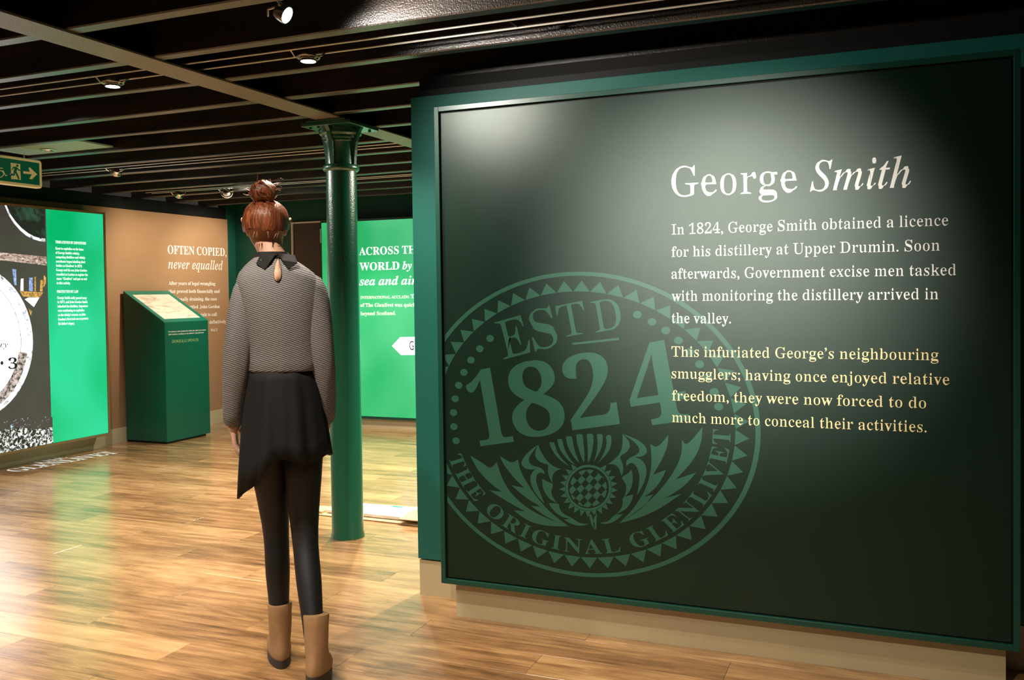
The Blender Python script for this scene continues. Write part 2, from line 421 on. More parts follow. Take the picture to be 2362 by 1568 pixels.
MB().box((-2.85, YN, 2.294), (-2.69, 8.2, 2.302)).build('beam_flange', M_beam, ceil)
MB().box((-2.776, YN, 2.302), (-2.764, 8.2, 2.53)).build('beam_web', M_dark, ceil)

# ================================================================== COLUMN
cx, cy = -2.787, 4.345
t = thing('column', 'dark green cast iron column carrying the pale ceiling beam', 'column', (cx, cy, 0))
R0 = .0875
MB().lathe([(R0+.006, 0), (R0+.004, .02), (R0, .03), (R0*.985, 1.2), (R0*.955, 2.035)], 48).build('shaft', M_column, t, True)
MB().lathe([(.082, 2.025), (.094, 2.03), (.100, 2.04), (.1005, 2.05), (.096, 2.06), (.082, 2.066)], 48).build('collar', M_column, t, True)
MB().lathe([(.0815, 2.06), (.0815, 2.185), (.085, 2.190), (.090, 2.192), (.090, 2.202), (.096, 2.206), (.101, 2.208), (.101, 2.220), (.109, 2.226), (.115, 2.230), (.115, 2.244), (.105, 2.262)], 48).build('capital', M_column, t, True)
MB().box((-.155, -.15, 2.262), (.155, .15, 2.281)).build('cap_plate', M_column, t, bevel=.003)
MB().box((-.125, -.15, 2.282), (.125, .15, 2.2935)).build('upper_cap_plate', M_column, t, bevel=.003)
def bracket(ang):
    pts = [(.079, 2.062), (.092, 2.062), (.094, 2.10), (.098, 2.14), (.107, 2.19), (.122, 2.235), (.140, 2.262), (.10, 2.262), (.079, 2.19)]
    mb = MB(); c_, s_ = cos(ang), sin(ang)
    L_ = [Vector((r*c_-w_*s_, r*s_+w_*c_, z)) for w_ in (-.012, .012) for r, z in pts]; n = len(pts)
    mb.v = [tuple(p) for p in L_]; mb.f = [list(range(n))[::-1], list(range(n, 2*n))]+[[i, (i+1) % n, n+(i+1) % n, n+i] for i in range(n)]
    return mb
for a in (-90, 0, 90, 180): bracket(RAD(a)).build('bracket', M_column, t)
for bx, by in ((-.12, -.11), (-.06, -.125), (.04, -.125), (.12, -.11), (-.12, .11), (.12, .11)):
    MB().lathe([(.008, 2.252), (.009, 2.258), (.009, 2.263)], 6, (bx, by, 0)).build('bolt', M_column, t)

# ================================================================== LARGE BLACK DISPLAY
YF = 3.350
t = thing('display_board', 'large black display board with white title, framed in dark green', 'display', (-.65, 3.5, 0))
t.matrix_world
def child_of(t):   # all geometry is written in world coordinates: shift it into the parent's frame
    inv = Matrix.Translation(-Vector(t.location))
    for c in t.children:
        if c.type == 'MESH' and not c.get('_done'):
            c.data.transform(inv); c['_done'] = 1
def finish():
    for o in list(bpy.data.objects):
        if '_done' in o: del o['_done']
FX0, FX1, FZ0, FZ1, BW = -1.703, .401, .155, 2.107, .020
box('back_box', (FX0+.004, YF+.022, FZ0+.004), (FX1-.004, 3.60, FZ1-.004), M_frame, t)
box('frame_side', (FX0, YF, FZ0), (FX0+BW, YF+.03, FZ1), M_frame, t, .0012)
box('frame_side', (FX1-BW, YF, FZ0), (FX1, YF+.03, FZ1), M_frame, t, .0012)
box('frame_top', (FX0+BW, YF, FZ1-BW), (FX1-BW, YF+.03, FZ1), M_frame, t, .0012)
box('frame_bottom', (FX0+BW, YF, FZ0), (FX1-BW, YF+.03, FZ0+BW), M_frame, t, .0012)
box('shadow_gap', (FX0+BW, YF+.016, FZ0+BW), (FX1-BW, YF+.022, FZ1-BW), M_dark, t)
YS = YF+.010
box('graphic_sheet', (FX0+BW+.008, YS, FZ0+BW+.006), (FX1-BW-.006, YS+.006, FZ1-BW-.008), M_sheet, t)
box('plinth', (-1.667, 3.413, 0), (.365, 3.598, FZ0+.001), M_skirt, t)
NY = Vector((0, -1, 0)); UZ = Vector((0, 0, 1))
def P3(x, y): return at_y(x, y, YS)
z7 = lambda x, y: (1500+x/2.1775, 320+y/2.1775)
def pl(txt, sty, a, b, cap, mat, **k):
    return line('lettering', txt, sty, P3(*z7(*a)), P3(*z7(*b)), UZ, cap, mat, t, NY*.0008, **k)
pl('George', 'reg', (107, 291), (738, 266), .108, M_white, res=8)
pl('Smith', 'ital', (802, 263), (1310, 243), .104, M_white, res=8)
BODY = [('In 1824, George Smith obtained a licence', (107, 481), (1497, 435), M_white),
        ('for his distillery at Upper Drumin. Soon', (107, 593), (1455, 561), M_white),
        ('afterwards, Government excise men tasked', (107, 703), (1535, 685), M_white),
        ('with monitoring the distillery arrived in', (107, 814), (1448, 806), M_white),
        ('the valley.', (107, 925), (405, 927), M_white),
        ('This infuriated George\u2019s neighbouring', (107, 1093), (1448, 1112), M_gold),
        ('smugglers; having once enjoyed relative', (107, 1202), (1503, 1236), M_gold),
        ('freedom, they were now forced to do', (109, 1313), (1385, 1353), M_gold),
        ('much more to conceal their activities.', (109, 1422), (1388, 1474), M_gold)]
for tx, a, b, mt in BODY: pl(tx, 'reg', a, b, .0375, mt, res=4)
# seal
K = 1.1705; SC = Vector((-.9485, .8345)); SR = .591
def sp(r, a): return (SC.x+r*SR*cos(RAD(a)))*K, SC.y+r*SR*sin(RAD(a))
sm = MB()
XCUT = FX0+BW+.009
def clipx(P):
    out = []
    for i in range(len(P)):
        a, b = P[i-1], P[i]
        ia, ib = a[0] >= XCUT, b[0] >= XCUT
        if ia != ib: t_ = (XCUT-a[0])/(b[0]-a[0]); out.append((XCUT, a[1]+t_*(b[1]-a[1])))
        if ib: out.append(b)
    return out
def flat(P):
    P = clipx(P)
    if len(P) > 2: sm.poly([(x, YS-.0005, z) for x, z in P])
for i in range(120):
    a, b = i*3, i*3+3
    flat([sp(.974, a), sp(.974, b), sp(1.0, b), sp(1.0, a)])
for i in range(56):
    a = 84.5+i*360/56
    flat([sp(.872, a), sp(.872, a+6.25), sp(.943, a+3.1)])
for i in range(9):
    for a, r in ((133+58.2*i/8, .766), (63.9-53.1*i/8, .800)):
        c = Vector(sp(r, a)); flat([(c.x+.0142*K*cos(k*pi/12), c.y+.0142*sin(k*pi/12)) for k in range(24)])
def place(ch, BL, BR, TOP, sty='bold', res=9):
    v, f, _ = glyph(ch, sty, res); xs = [p[0] for p in v]; ys = [p[1] for p in v]
    to = lambda q: Vector((P3(1000+q[0]/2.0638, 600+q[1]/2.0638).x, P3(1000+q[0]/2.0638, 600+q[1]/2.0638).z))
    A, B, T = to(BL), to(BR), to(TOP); u = B-A; n_ = Vector((-u.y, u.x)).normalized(); h = (T-A).dot(n_)
    n0 = len(sm.v)
    for x, y in v:
        p = A+u*((x-min(xs))/(max(xs)-min(xs)))+n_*(h*(y-min(ys))/(max(ys)-min(ys))); sm.v.append((p.x, YS-.0005, p.y))
    sm.f += [[n0+i for i in q] for q in f]
place('1', (203, 888), (383, 864), (275, 511)); place('8', (392, 855), (640, 822), (465, 477))
place('2', (662, 810), (890, 779), (765, 432)); place('4', (958, 797), (1224, 760), (1130, 374))
place('E', (333, 473), (472, 436), (305, 292), 'reg'); place('S', (484, 436), (600, 408), (526, 222), 'reg')
place('T', (606, 370), (738, 345), (612, 212), 'reg'); place('D', (770, 345), (902, 322), (750, 198), 'reg')
to2 = lambda q: (P3(1000+q[0]/2.0638, 600+q[1]/2.0638).x, P3(1000+q[0]/2.0638, 600+q[1]/2.0638).z)
flat([to2(q) for q in ((658, 394), (882, 369), (883, 380), (664, 403))])
# ring text
RT = 'THE ORIGINAL GLENLIVET'; V0, F0, W0 = text_mesh(RT, 'bold', 6, .07)
x_ = 0.
for ch in RT:
    v, f, adv = glyph(ch, 'bold', 6); adv += .07
    if v:
        xm = x_+(adv-.07)/2; ang = -162+163.5*xm/W0; k = 163.5/W0*pi/180*.80*SR; n0 = len(sm.v)
        o_ = Vector(sp(0, 0)); er = Vector((cos(RAD(ang)), sin(RAD(ang)))); et = Vector((-er.y, er.x))
        for px, py in v:
            p = er*((.847-py*.093/.675)*SR)+et*((px-(adv-.07)/2)*k); sm.v.append((SC.x*K+p.x*K, YS-.0005, SC.y+p.y))
        sm.f += [[n0+i for i in q] for q in f]
    x_ += adv
# thistle
z5 = lambda x, y: P3(1180+x/5.228, 940+y/5.228)
def art(pts, it=2, sharp=70):
    P = soften(pts, it, sharp); flat([(z5(*p).x, z5(*p).z) for p in P])
ART = [
 [(455,430),(466,415),(512,416),(522,440),(545,525),(600,610),(700,707),(625,665),(540,590),(490,510)],
 [(550,390),(560,376),(605,375),(616,400),(635,490),(685,590),(767,692),(690,645),(610,550),(568,470)],
 [(655,355),(668,343),(724,344),(735,370),(747,460),(778,565),(822,670),(760,610),(695,510),(665,420)],
 [(778,330),(792,318),(850,318),(862,345),(867,430),(882,550),(880,658),(866,658),(825,550),(788,420)],
 [(905,330),(918,314),(975,314),(989,340),(987,440),(965,570),(930,660),(918,655),(922,530),(914,410)],
 [(1028,330),(1042,316),(1092,318),(1102,345),(1096,440),(1062,550),(983,667),(1015,590),(1036,480),(1038,390)],
 [(1138,350),(1152,330),(1192,328),(1206,355),(1205,440),(1165,550),(1033,675),(1095,590),(1138,490),(1148,410)],
 [(322,445),(235,505),(150,590),(113,665),(130,705),(180,742),(250,747),(292,735),(245,780),(225,850),(235,930),(290,1040),(400,1162),(350,1040),(308,930),(292,860),(310,800),(352,780),(404,800),(395,762),(350,722),(290,708),(235,690),(205,640),(222,580),(270,515)],
 [(322,445),(285,520),(285,590),(330,650),(400,678),(448,685),(436,750),(450,830),(497,920),(488,850),(505,790),(555,750),(602,742),(530,720),(455,670),(395,600),(350,520)],
 [(368,856),(430,890),(512,922),(480,990),(485,1060),(547,1148),(470,1112),(410,1040),(375,960)],
 [(445,1148),(520,1152),(577,1156),(575,1210),(615,1275),(742,1338),(650,1332),(560,1290),(490,1220)],
 [(632,1350),(738,1330),(790,1375),(850,1400),(934,1397),(860,1425),(780,1422),(700,1392)],
 [(-140,583),(0,674),(78,626),(100,740),(170,880),(270,1035),(420,1215),(560,1335),(708,1442),(540,1380),(380,1290),(230,1180),(348,1194),(190,1095),(80,1010),(0,935),(157,967),(60,880),(-50,750),(-110,660)],
 [(1338,316),(1450,355),(1570,412),(1648,515),(1600,585),(1490,598),(1570,625),(1622,700),(1632,800),(1590,930),(1513,1058),(1537,930),(1545,830),(1520,730),(1470,666),(1420,668),(1387,708),(1378,650),(1420,605),(1500,572),(1545,530),(1535,470),(1450,385)],
 [(1338,316),(1343,400),(1325,520),(1270,600),(1163,682),(1240,680),(1300,730),(1325,823),(1350,760),(1345,680),(1298,588),(1380,545),(1425,490),(1428,430),(1390,370)],
 [(1445,743),(1464,820),(1460,920),(1420,1020),(1358,1078),(1385,990),(1383,920),(1316,838),(1400,800)],
 [(1470,1046),(1450,1130),(1390,1220),(1246,1292),(1310,1240),(1345,1160),(1334,1083),(1410,1060)],
 [(1344,1286),(1280,1345),(1200,1392),(1120,1405),(1056,1384),(1150,1380),(1205,1335),(1240,1286)],
 [(1672,436),(1760,490),(1891,328),(1885,450),(1825,610),(1708,808),(1864,748),(1805,880),(1715,990),(1598,1077),(1710,1044),(1620,1170),(1480,1280),(1306,1384),(1430,1265),(1545,1110),(1640,930),(1688,720),(1688,560)],
]
for a in ART: art(a)
def art6(pts): P = soften(pts, 2, 70); flat([to2(p) for p in P])
art6([(174,929),(230,962),(272,995),(301,960),(330,1050),(385,1130),(470,1195),(560,1237),(643,1267),(540,1266),(450,1243),(382,1190),(434,1194),(345,1145),(264,1094),(324,1102),(255,1050),(205,990)])
art6([(1183,855),(1205,886),(1281,793),(1276,870),(1240,950),(1156,1042),(1252,1010),(1190,1080),(1103,1132),(1180,1112),(1080,1182),(985,1225),(880,1253),(985,1185),(1080,1095),(1150,1000),(1183,920)])
sc5 = (928, 966)
def c5(r, a): return (sc5[0]+r*cos(a), sc5[1]-r*sin(a))
for i in range(72):
    a, b = i*pi/36, (i+1)*pi/36; q = [c5(247, a), c5(247, b), c5(278, b), c5(278, a)]; flat([(z5(*p).x, z5(*p).z) for p in q])
for i in range(21):
    a = RAD(52)-i*RAD(14.3); hw = RAD(7.3)
    q = [c5(276, a-hw), c5(354, a), c5(276, a+hw)]; flat([(z5(*p).x, z5(*p).z) for p in q])
def clip_circle(P, c, r, n=40):
    for k in range(n):
        a = 2*pi*k/n; nx_, ny_ = cos(a), sin(a); Q = []
        for i in range(len(P)):
            A, B = P[i-1], P[i]; da = (A[0]-c[0])*nx_+(A[1]-c[1])*ny_-r; db = (B[0]-c[0])*nx_+(B[1]-c[1])*ny_-r
            if (da > 0) != (db > 0): t_ = da/(da-db); Q.append((A[0]+t_*(B[0]-A[0]), A[1]+t_*(B[1]-A[1])))
            if db <= 0: Q.append(B)
        P = Q
        if len(P) < 3: return []
    return P
e1, e2 = (46.5, 45.5), (55, -60)
for i in range(-6, 7):
    for j in range(-6, 7):
        if (i+j) % 2: continue
        bx_, by_ = 884+i*e1[0]+j*e2[0], 970+i*e1[1]+j*e2[1]
        q = clip_circle([(bx_, by_), (bx_+e1[0], by_+e1[1]), (bx_+e1[0]+e2[0], by_+e1[1]+e2[1]), (bx_+e2[0], by_+e2[1])], (925, 972), 226)
        if len(q) > 2: flat([(z5(*p).x, z5(*p).z) for p in q])
for q in ([(930,1283),(965,1410),(1002,1470),(1000,1400),(960,1283)], [(1008,1275),(1028,1275),(1024,1455),(1003,1470),(985,1385)]): flat([(z5(*p).x, z5(*p).z) for p in q])
sm.build('seal_print', M_seal, t)
child_of(t)

# ================================================================== LIGHT BOX ON THE LEFT
XB = -6.41
t = thing('light_box', 'backlit panel with whisky cask photograph and bright green text column', 'light box', (-6.5, 5, 0))
ytop = 6.165
box('plinth', (XL-.0, 3.2, 0), (-6.547, 6.19, .14), M_skirt, t)
box('mounting_wall', (XL, 3.2, .14), (-6.56, 6.06, 2.165), M_brown, t)
box('back_box', (-6.56, 3.2, .148), (XB-.012, ytop-.004, 2.10), M_tanframe, t)
box('frame_top', (XB-.03, 3.2, 2.088), (XB+.004, ytop, 2.106), M_tanframe, t, .001)
box('frame_bottom', (XB-.03, 3.2, .128), (XB+.004, ytop, .148), M_tanframe, t, .001)
box('frame_side', (XB-.03, ytop-.02, .148), (XB+.004, ytop, 2.088), M_tanframe, t, .001)
yb = at_x(113, 750, XB).y
box('green_text_sheet', (XB-.010, yb, .150), (XB-.002, ytop-.022, 2.087), M_litgreen, t)
PX = Vector((1, 0, 0)); PYv = Vector((0, 1, 0))
zA = lambda x, y: (120+x/6.535, 520+y/6.535)
def LB(txt, sty, a, b, cap, mat=M_litwhite): 
    return line('lettering', txt, sty, at_x(*zA(*a), XB), at_x(*zA(*b), XB), UZ, cap, mat, t, PX*.001, res=2)
LB('THREATENED BY IMPOSTORS', 'bold', (50, 267), (512, 288), .022)
G1 = [('Keen to capitalise on the fame', 52, 361, 474, 378), ('of George Smith\u2019s whisky,', 54, 426, 415, 440), ('competing distillers and whisky', 57, 492, 500, 502), ('merchants began labelling their', 60, 557, 503, 568),
      ('bottles as Glenlivet. In 1870,', 62, 621, 455, 631), ('George and his son John Gordon', 63, 687, 525, 695), ('travelled to London to register the', 66, 754, 540, 760), ('name \u201cGlenlivet\u201d and put an end', 68, 818, 525, 822), ('to this activity.', 71, 884, 277, 886)]
G2 = [('George Smith sadly passed away', 80, 1106, 523, 1108), ('in 1871, and John Gordon Smith', 82, 1170, 533, 1168), ('inherited the distillery. Impostors', 84, 1236, 540, 1229), ('were continuing to capitalise', 87, 1300, 489, 1293), ('on the whisky\u2019s renown, so John', 90, 1366, 505, 1356), ('Gordon\u2019s first task was to protect', 92, 1432, 545, 1416), ('his father\u2019s legacy.', 95, 1498, 342, 1490)]
for tx, a, b_, c, d_ in G1+G2: LB(tx, 'bold', (a, b_), (c, d_), .021)
LB('PROTECTED BY LAW', 'bold', (74, 1014), (398, 1014), .022)
# cask photograph
def photo(name, body, mat, dx):
    mb = MB()
    for P in body: mb.poly([at_x(px, py, XB)+PX*dx for px, py in P])
    return mb.build(name, mat, t)
def gritty(name, c1, c2, scale, lo, hi, s=1., stretch=(1, 1, 1), kind='noise'):
    mt, nt, b = nodes(name); N, L = nt.nodes.new, nt.links.new
    g = N('ShaderNodeNewGeometry'); sc = N('ShaderNodeVectorMath'); sc.operation = 'MULTIPLY'; sc.inputs[1].default_value = stretch; L(g.outputs['Position'], sc.inputs[0])
    n = N('ShaderNodeTexNoise'); n.inputs['Scale'].default_value = scale; n.inputs['Detail'].default_value = 6; n.inputs['Roughness'].default_value = .7; n.inputs['Distortion'].default_value = .6
    L(sc.outputs[0], n.inputs['Vector'])
    cr = N('ShaderNodeValToRGB'); cr.color_ramp.elements[0].position = lo; cr.color_ramp.elements[1].position = hi
    cr.color_ramp.elements[0].color = (*c1, 1); cr.color_ramp.elements[1].color = (*c2, 1)
    L(n.outputs['Fac'], cr.inputs[0]); L(cr.outputs[0], b.inputs['Emission Color']); b.inputs['Emission Strength'].default_value = s
    b.inputs['Base Color'].default_value = (.02, .02, .02, 1); b.inputs['Roughness'].default_value = .3
    return mt
Mp_bg = gritty('photo_dark_wall', lin(58, 50, 46), lin(78, 74, 66), .9, .3, .7)
Mp_rim = gritty('photo_weathered_rim', lin(40, 22, 14), lin(235, 215, 205), 34, .40, .60)
Mp_rimw = gritty('photo_pale_rim', lin(70, 90, 115), lin(255, 255, 255), 26, .34, .46, 1.1)
Mp_plank = gritty('photo_timber', lin(90, 35, 15), lin(240, 215, 200), 60, .38, .62, 1, (1, .5, 1))
Mp_grain = gritty('photo_grain_heap', lin(22, 12, 10), lin(250, 255, 250), 42, .50, .56, 1.1)
Mp_grain2 = gritty('photo_grain_scatter', lin(67, 60, 55), lin(190, 235, 250), 38, .60, .64, 1.1)
Mp_head = gritty('photo_cask_head', lin(210, 222, 235), (1, 1, 1), 5, .30, .46, 2.2)
Mp_amber = gritty('photo_amber', lin(120, 70, 10), lin(245, 190, 100), 60, .35, .6)
Mp_blue = gritty('photo_blue_glass', lin(60, 80, 170), lin(190, 215, 255), 60, .35, .6)
Mp_dgreen = gritty('photo_green_dark', lin(30, 30, 28), lin(60, 110, 85), 8, .5, .8)
box('photo_sheet', (XB-.010, 3.22, .150), (XB-.002, yb, 2.087), Mp_bg, t)
def el(cx_, cy_, rx, ry, a0, a1, n=40): return [(cx_+rx*cos(RAD(a0+(a1-a0)*i/n)), cy_-ry*sin(RAD(a0+(a1-a0)*i/n))) for i in range(n+1)]
LIM = -420
# big cask: rim ring and head
def band(cx_, cy_, r0, r1, a0, a1, n=60):
    A, B = el(cx_, cy_, *r0, a0, a1, n), el(cx_, cy_, *r1, a0, a1, n)
    return [[A[i], A[i+1], B[i+1], B[i]] for i in range(n)]
ccx, ccy = -82, 790
photo('cask_rim', band(ccx, ccy, (158, 184), (146, 172), 0, 360), Mp_rimw, .0004)
photo('cask_rim', band(ccx, ccy, (146, 172), (126, 150), -80, -8), Mp_rim, .0005)
photo('cask_head', [el(ccx, ccy, 146, 172, 0, 360)[:-1]], Mp_head, .0003)
photo('cask_head', band(ccx, ccy, (131, 156), (129.6, 154.6), -60, 80), Mp_rim, .0006)
photo('cask_rim', band(-140+215, 380, (72, 178), (67, 172), 180, 275), Mp_rimw, .0004) if False else None
arc = [(10,472),(20,496),(32,515),(46,531),(60,543),(75,551),(91,556),(105,558)]
arc2 = [(14,472),(24,494),(36,511),(50,526),(64,537),(78,545),(92,549),(104,550)]
photo('upper_cask', [arc2+[(103, 482)]], Mp_dgreen, .0003)
photo('upper_cask_rim', [[arc[i], arc[i+1], arc2[i+1], arc2[i]] for i in range(7)], Mp_rimw, .0005)
photo('timber_rail', [[(-60, 573), (0, 582), (107, 592), (108, 612), (0, 600), (-60, 592)]], Mp_plank, .0004)
photo('bottle_print', [[(28, 620), (37, 621), (38, 658), (33, 657)]], Mp_blue, .0004)
photo('bottle_print', [[(48, 643), (54, 642), (54, 671), (47, 670)]], M_litwhite, .0004)
photo('bottle_print', [[(67, 640), (75, 640), (76, 672), (67, 671)]], Mp_blue, .0004)
photo('bottle_print', [[(79, 638), (83, 638), (83, 672), (79, 672)], [(93, 646), (99, 645), (98, 672), (92, 672)], [(101, 634), (106, 640), (106, 655), (100, 663)]], Mp_amber, .0004)
photo('shelf_print', [[(45, 671), (100, 674), (92, 686), (53, 684)], [(66, 712), (74, 718), (71, 729)]], Mp_amber, .0004)
photo('shelf_print', [[(57, 690), (66, 686), (91, 686), (78, 708)]], M_litwhite, .0004)
photo('grain_print', [[(-60, 990), (0, 975), (30, 968), (60, 962), (90, 958), (121, 962), (122.5, 1021), (0, 1046), (-60, 1058)]], Mp_grain2, .0003)
photo('grain_print', [[(-60, 1010), (0, 995), (40, 985), (80, 990), (121, 985), (122.7, 1021), (0, 1046), (-60, 1058)]], Mp_grain, .0004)
line('lettering', '3', 'bold', at_x(19, 851, XB), at_x(40, 850, XB), UZ, .085, M_litblack, t, PX*.002, res=6)
photo('full_point', [el(4, 837, 3.4, 4.4, 0, 360, 16)[:-1]], M_litblack, .002)
line('lettering', 'ory', 'ital', at_x(-12, 801, XB), at_x(18, 801, XB), UZ, .045, M_litblack, t, PX*.002, res=3)
child_of(t)

# ================================================================== TEXT ON THE TAN WALL
tw = thing('wall_lettering', 'white lettering reading OFTEN COPIED, never equalled on the tan wall', 'wall text', (XL, 7.3, 1))
zB = lambda x, y: (370+x/6.532, 540+y/6.532)
def TB(txt, sty, a, b, cap, res=3): return line('lettering', txt, sty, at_x(*zB(*a), XL), at_x(*zB(*b), XL), UZ, cap, M_white, tw, PX*.0015, res=res)
TB('OFTEN COPIED,', 'bold', (108, 293), (992, 330), .083, 4)
TB('never equalled', 'ital', (116, 518), (942, 540), .098, 4)
TB('After years of legal wrangling', 'bold', (124, 764), (826, 770), .036)
TB('that proved both financially and', 'bold', (126, 886), (892, 884), .036)
TB('emotionally draining, the case', 'bold', (128, 1005), (850, 998), .036)
TB('was finally settled. John Gordon', 'bold', (130, 1125), (892, 1113), .036)
TB('right to call', 'bold', (592, 1238), (848, 1230), .036)
TB('definitively', 'bold', (738, 1350), (988, 1338), .036)
TB('MALT', 'bold', (755, 1464), (860, 1460), .027)
child_of(tw)

# ================================================================== LECTERN
t = thing('lectern', 'green lectern with sloping document top in front of the tan wall', 'lectern', (-6.34, 6.82, 0))
lx0, lx1, ly0, ly1, zb, zf = -6.585, -6.10, 6.525, 7.105, 1.405, 1.113
mb = MB(); v = [(lx0, ly0, .02), (lx1, ly0, .02), (lx1, ly1, .02), (lx0, ly1, .02), (lx0, ly0, zb), (lx1, ly0, zf), (lx1, ly1, zf), (lx0, ly1, zb)]
mb.v = v; mb.f = [[0,3,2,1],[4,5,6,7],[0,1,5,4],[1,2,6,5],[2,3,7,6],[3,0,4,7]]
mb.build('body', M_lect, t, bevel=.003)
box('base', (lx0+.01, ly0+.03, 0), (lx1-.03, ly1-.03, .02), M_black, t)
sl = Vector((lx1-lx0, 0, zf-zb)); nn = Vector((-(zf-zb), 0, lx1-lx0)).normalized()
def top(u, vv, h=0): return Vector((lx0, ly0, zb))+sl*u+Vector((0, (ly1-ly0)*vv, 0))+nn*h
# rim strips
def slab(name, u0, u1, v0, v1, h0, h1, mat):
    mb = MB(); mb.v = [tuple(top(u, vv, h)) for h in (h0, h1) for u, vv in ((u0, v0), (u1, v0), (u1, v1), (u0, v1))]
    mb.f = [[0,3,2,1],[4,5,6,7],[0,1,5,4],[1,2,6,5],[2,3,7,6],[3,0,4,7]]; return mb.build(name, mat, t)
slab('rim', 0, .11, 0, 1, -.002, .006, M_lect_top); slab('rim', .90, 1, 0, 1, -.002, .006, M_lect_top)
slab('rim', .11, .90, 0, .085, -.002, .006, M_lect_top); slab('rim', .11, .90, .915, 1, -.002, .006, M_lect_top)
def paper():
    mt, nt, b = nodes('aged_document'); N, L = nt.nodes.new, nt.links.new
    g = N('ShaderNodeNewGeometry'); sc = N('ShaderNodeVectorMath'); sc.operation = 'MULTIPLY'; sc.inputs[1].default_value = (6, 2, 6); L(g.outputs['Position'], sc.inputs[0])
    n = N('ShaderNodeTexNoise'); n.inputs['Scale'].default_value = 3; n.inputs['Detail'].default_value = 8; n.inputs['Distortion'].default_value = 1; L(sc.outputs[0], n.inputs['Vector'])
    cr = N('ShaderNodeValToRGB'); cr.color_ramp.elements[0].position = .33; cr.color_ramp.elements[0].color = (.55, .42, .28, 1); cr.color_ramp.elements[1].position = .5; cr.color_ramp.elements[1].color = (.88, .80, .68, 1)
    L(n.outputs['Fac'], cr.inputs[0]); L(cr.outputs[0], b.inputs['Base Color']); b.inputs['Roughness'].default_value = .5
    return mt
slab('document', .11, .90, .085, .915, .000, .0025, paper())
zC = lambda x, y: (370+x/19.683, 740+y/19.683)
def LC(txt, sty, a, b, cap, mat): return line('lettering', txt, sty, at_x(*zC(*a), lx1), at_x(*zC(*b), lx1), UZ, cap, mat, t, PX*.001, res=2)
LC('The Indenture that granted the whisky the right to be named', 'bold', (345, 523), (2060, 430), .0115, M_white)
LC('THE Glenlivet, marking it as the definitive Speyside dram.', 'bold', (355, 648), (1975, 548), .0115, M_white)
LC('GEORGE & J.G. SMITH LTD', 'sans', (520, 1000), (1730, 915), .026, plain('lime_print', (.30, .48, .16), .5))
child_of(t)

# socket
t = thing('wall_socket', 'black double wall socket low on the tan wall beside the lectern', 'socket', (XL+.01, 7.52, .23))
P = at_x(490, 943, XL); Q = at_x(505, 920, XL)
box('faceplate', (XL, 7.40, .185), (XL+.010, 7.63, .275), M_black, t, .002)
for yy in (7.45, 7.55): box('switch', (XL+.010, yy, .235), (XL+.013, yy+.012, .250), M_chrome, t)
child_of(t)

# words projected along the left wall, their light painted as flat white lettering
fl = thing('floor_projection_lettering', 'projected white words painted as flat lettering on the wooden floor beside the light box', 'floor text', (-6.25, 5.6, 0))
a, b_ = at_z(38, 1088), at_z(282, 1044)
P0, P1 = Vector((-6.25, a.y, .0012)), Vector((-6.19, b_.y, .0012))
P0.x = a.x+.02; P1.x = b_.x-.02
line('lettering', 'GLENLIVET', 'bold', P0, P1, Vector((-1, 0, 0)), .17, M_floorproj, fl, Vector((0, 0, 0)), res=4)
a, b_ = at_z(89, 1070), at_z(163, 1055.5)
line('lettering', 'THE', 'bold', Vector((a.x-.0, a.y, .0012)), Vector((b_.x-.02, b_.y, .0012)), Vector((-1, 0, 0)), .12, M_floorproj, fl, Vector((0, 0, 0)), res=4)
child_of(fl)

# ================================================================== FAR GREEN PANEL
YP = 7.98
t = thing('far_light_panel', 'backlit green panel at the far end beginning ACROSS THE WORLD', 'light panel', (-4.0, 8.1, 0))
x0p = at_y(741, 600, YP).x
z0p, z1p = at_y(890, 961.5, YP).z, at_y(890, 507, YP).z
box('plinth', (x0p+.03, YP+.02, 0), (-1.6, 8.20, z0p), M_skirt, t)
box('back_box', (x0p, YP+.006, z0p-.02), (-1.6, 8.20, z1p+.02), M_frame, t)
box('frame_bottom', (x0p, YP-.004, z0p-.026), (-1.6, YP+.02, z0p), M_frame, t)
box('frame_top', (x0p, YP-.004, z1p), (-1.6, YP+.02, z1p+.02), M_frame, t)
box('green_text_sheet', (x0p+.01, YP, z0p), (-1.62, YP+.008, z1p), M_litgreen2, t)
zD = lambda x, y: (820+x/5.227, 540+y/5.227)
def LD(txt, sty, a, b, cap, mat=M_litwhite, res=4): return line('lettering', txt, sty, at_y(*zD(*a), YP), at_y(*zD(*b), YP), UZ, cap, mat, t, NY*.001, res=res)
M_litcream = plain('backlit_cream_film', (.8, .8, .6), .3, emit=lin(240, 240, 190), es=1)
LD('ACROSS THE', 'bold', (45, 253), (815, 227), .076)
LD([('WORLD ', 'bold'), ('by', 'bital')], '', (50, 437), (680, 420), .076)
LD('sea and air', 'bital', (48, 616), (740, 606), .084)
LD('INTERNATIONAL ACCLAIM:', 'bold', (60, 779), (650, 770), .026, M_litcream, 3)
LD('The', 'bold', (665, 770), (790, 768), .036, M_litwhite, 3)
LD('of The Glenlivet was quickly', 'bold', (60, 876), (770, 872), .036, M_litcream, 3)
LD('beyond Scotland.', 'bold', (62, 978), (486, 972), .036, M_litcream, 3)
mb = MB(); A = [zD(440, 1347), zD(540, 1240), zD(900, 1236), zD(900, 1450), zD(550, 1457)]
mb.poly([at_y(*p, YP)+NY*.001 for p in A]); mb.build('arrow_print', M_litwhite, t)
line('lettering', 'G', 'sans', at_y(*zD(652, 1396), YP), at_y(*zD(705, 1396), YP), UZ, .088, M_litblack, t, NY*.002, res=6)
child_of(t)

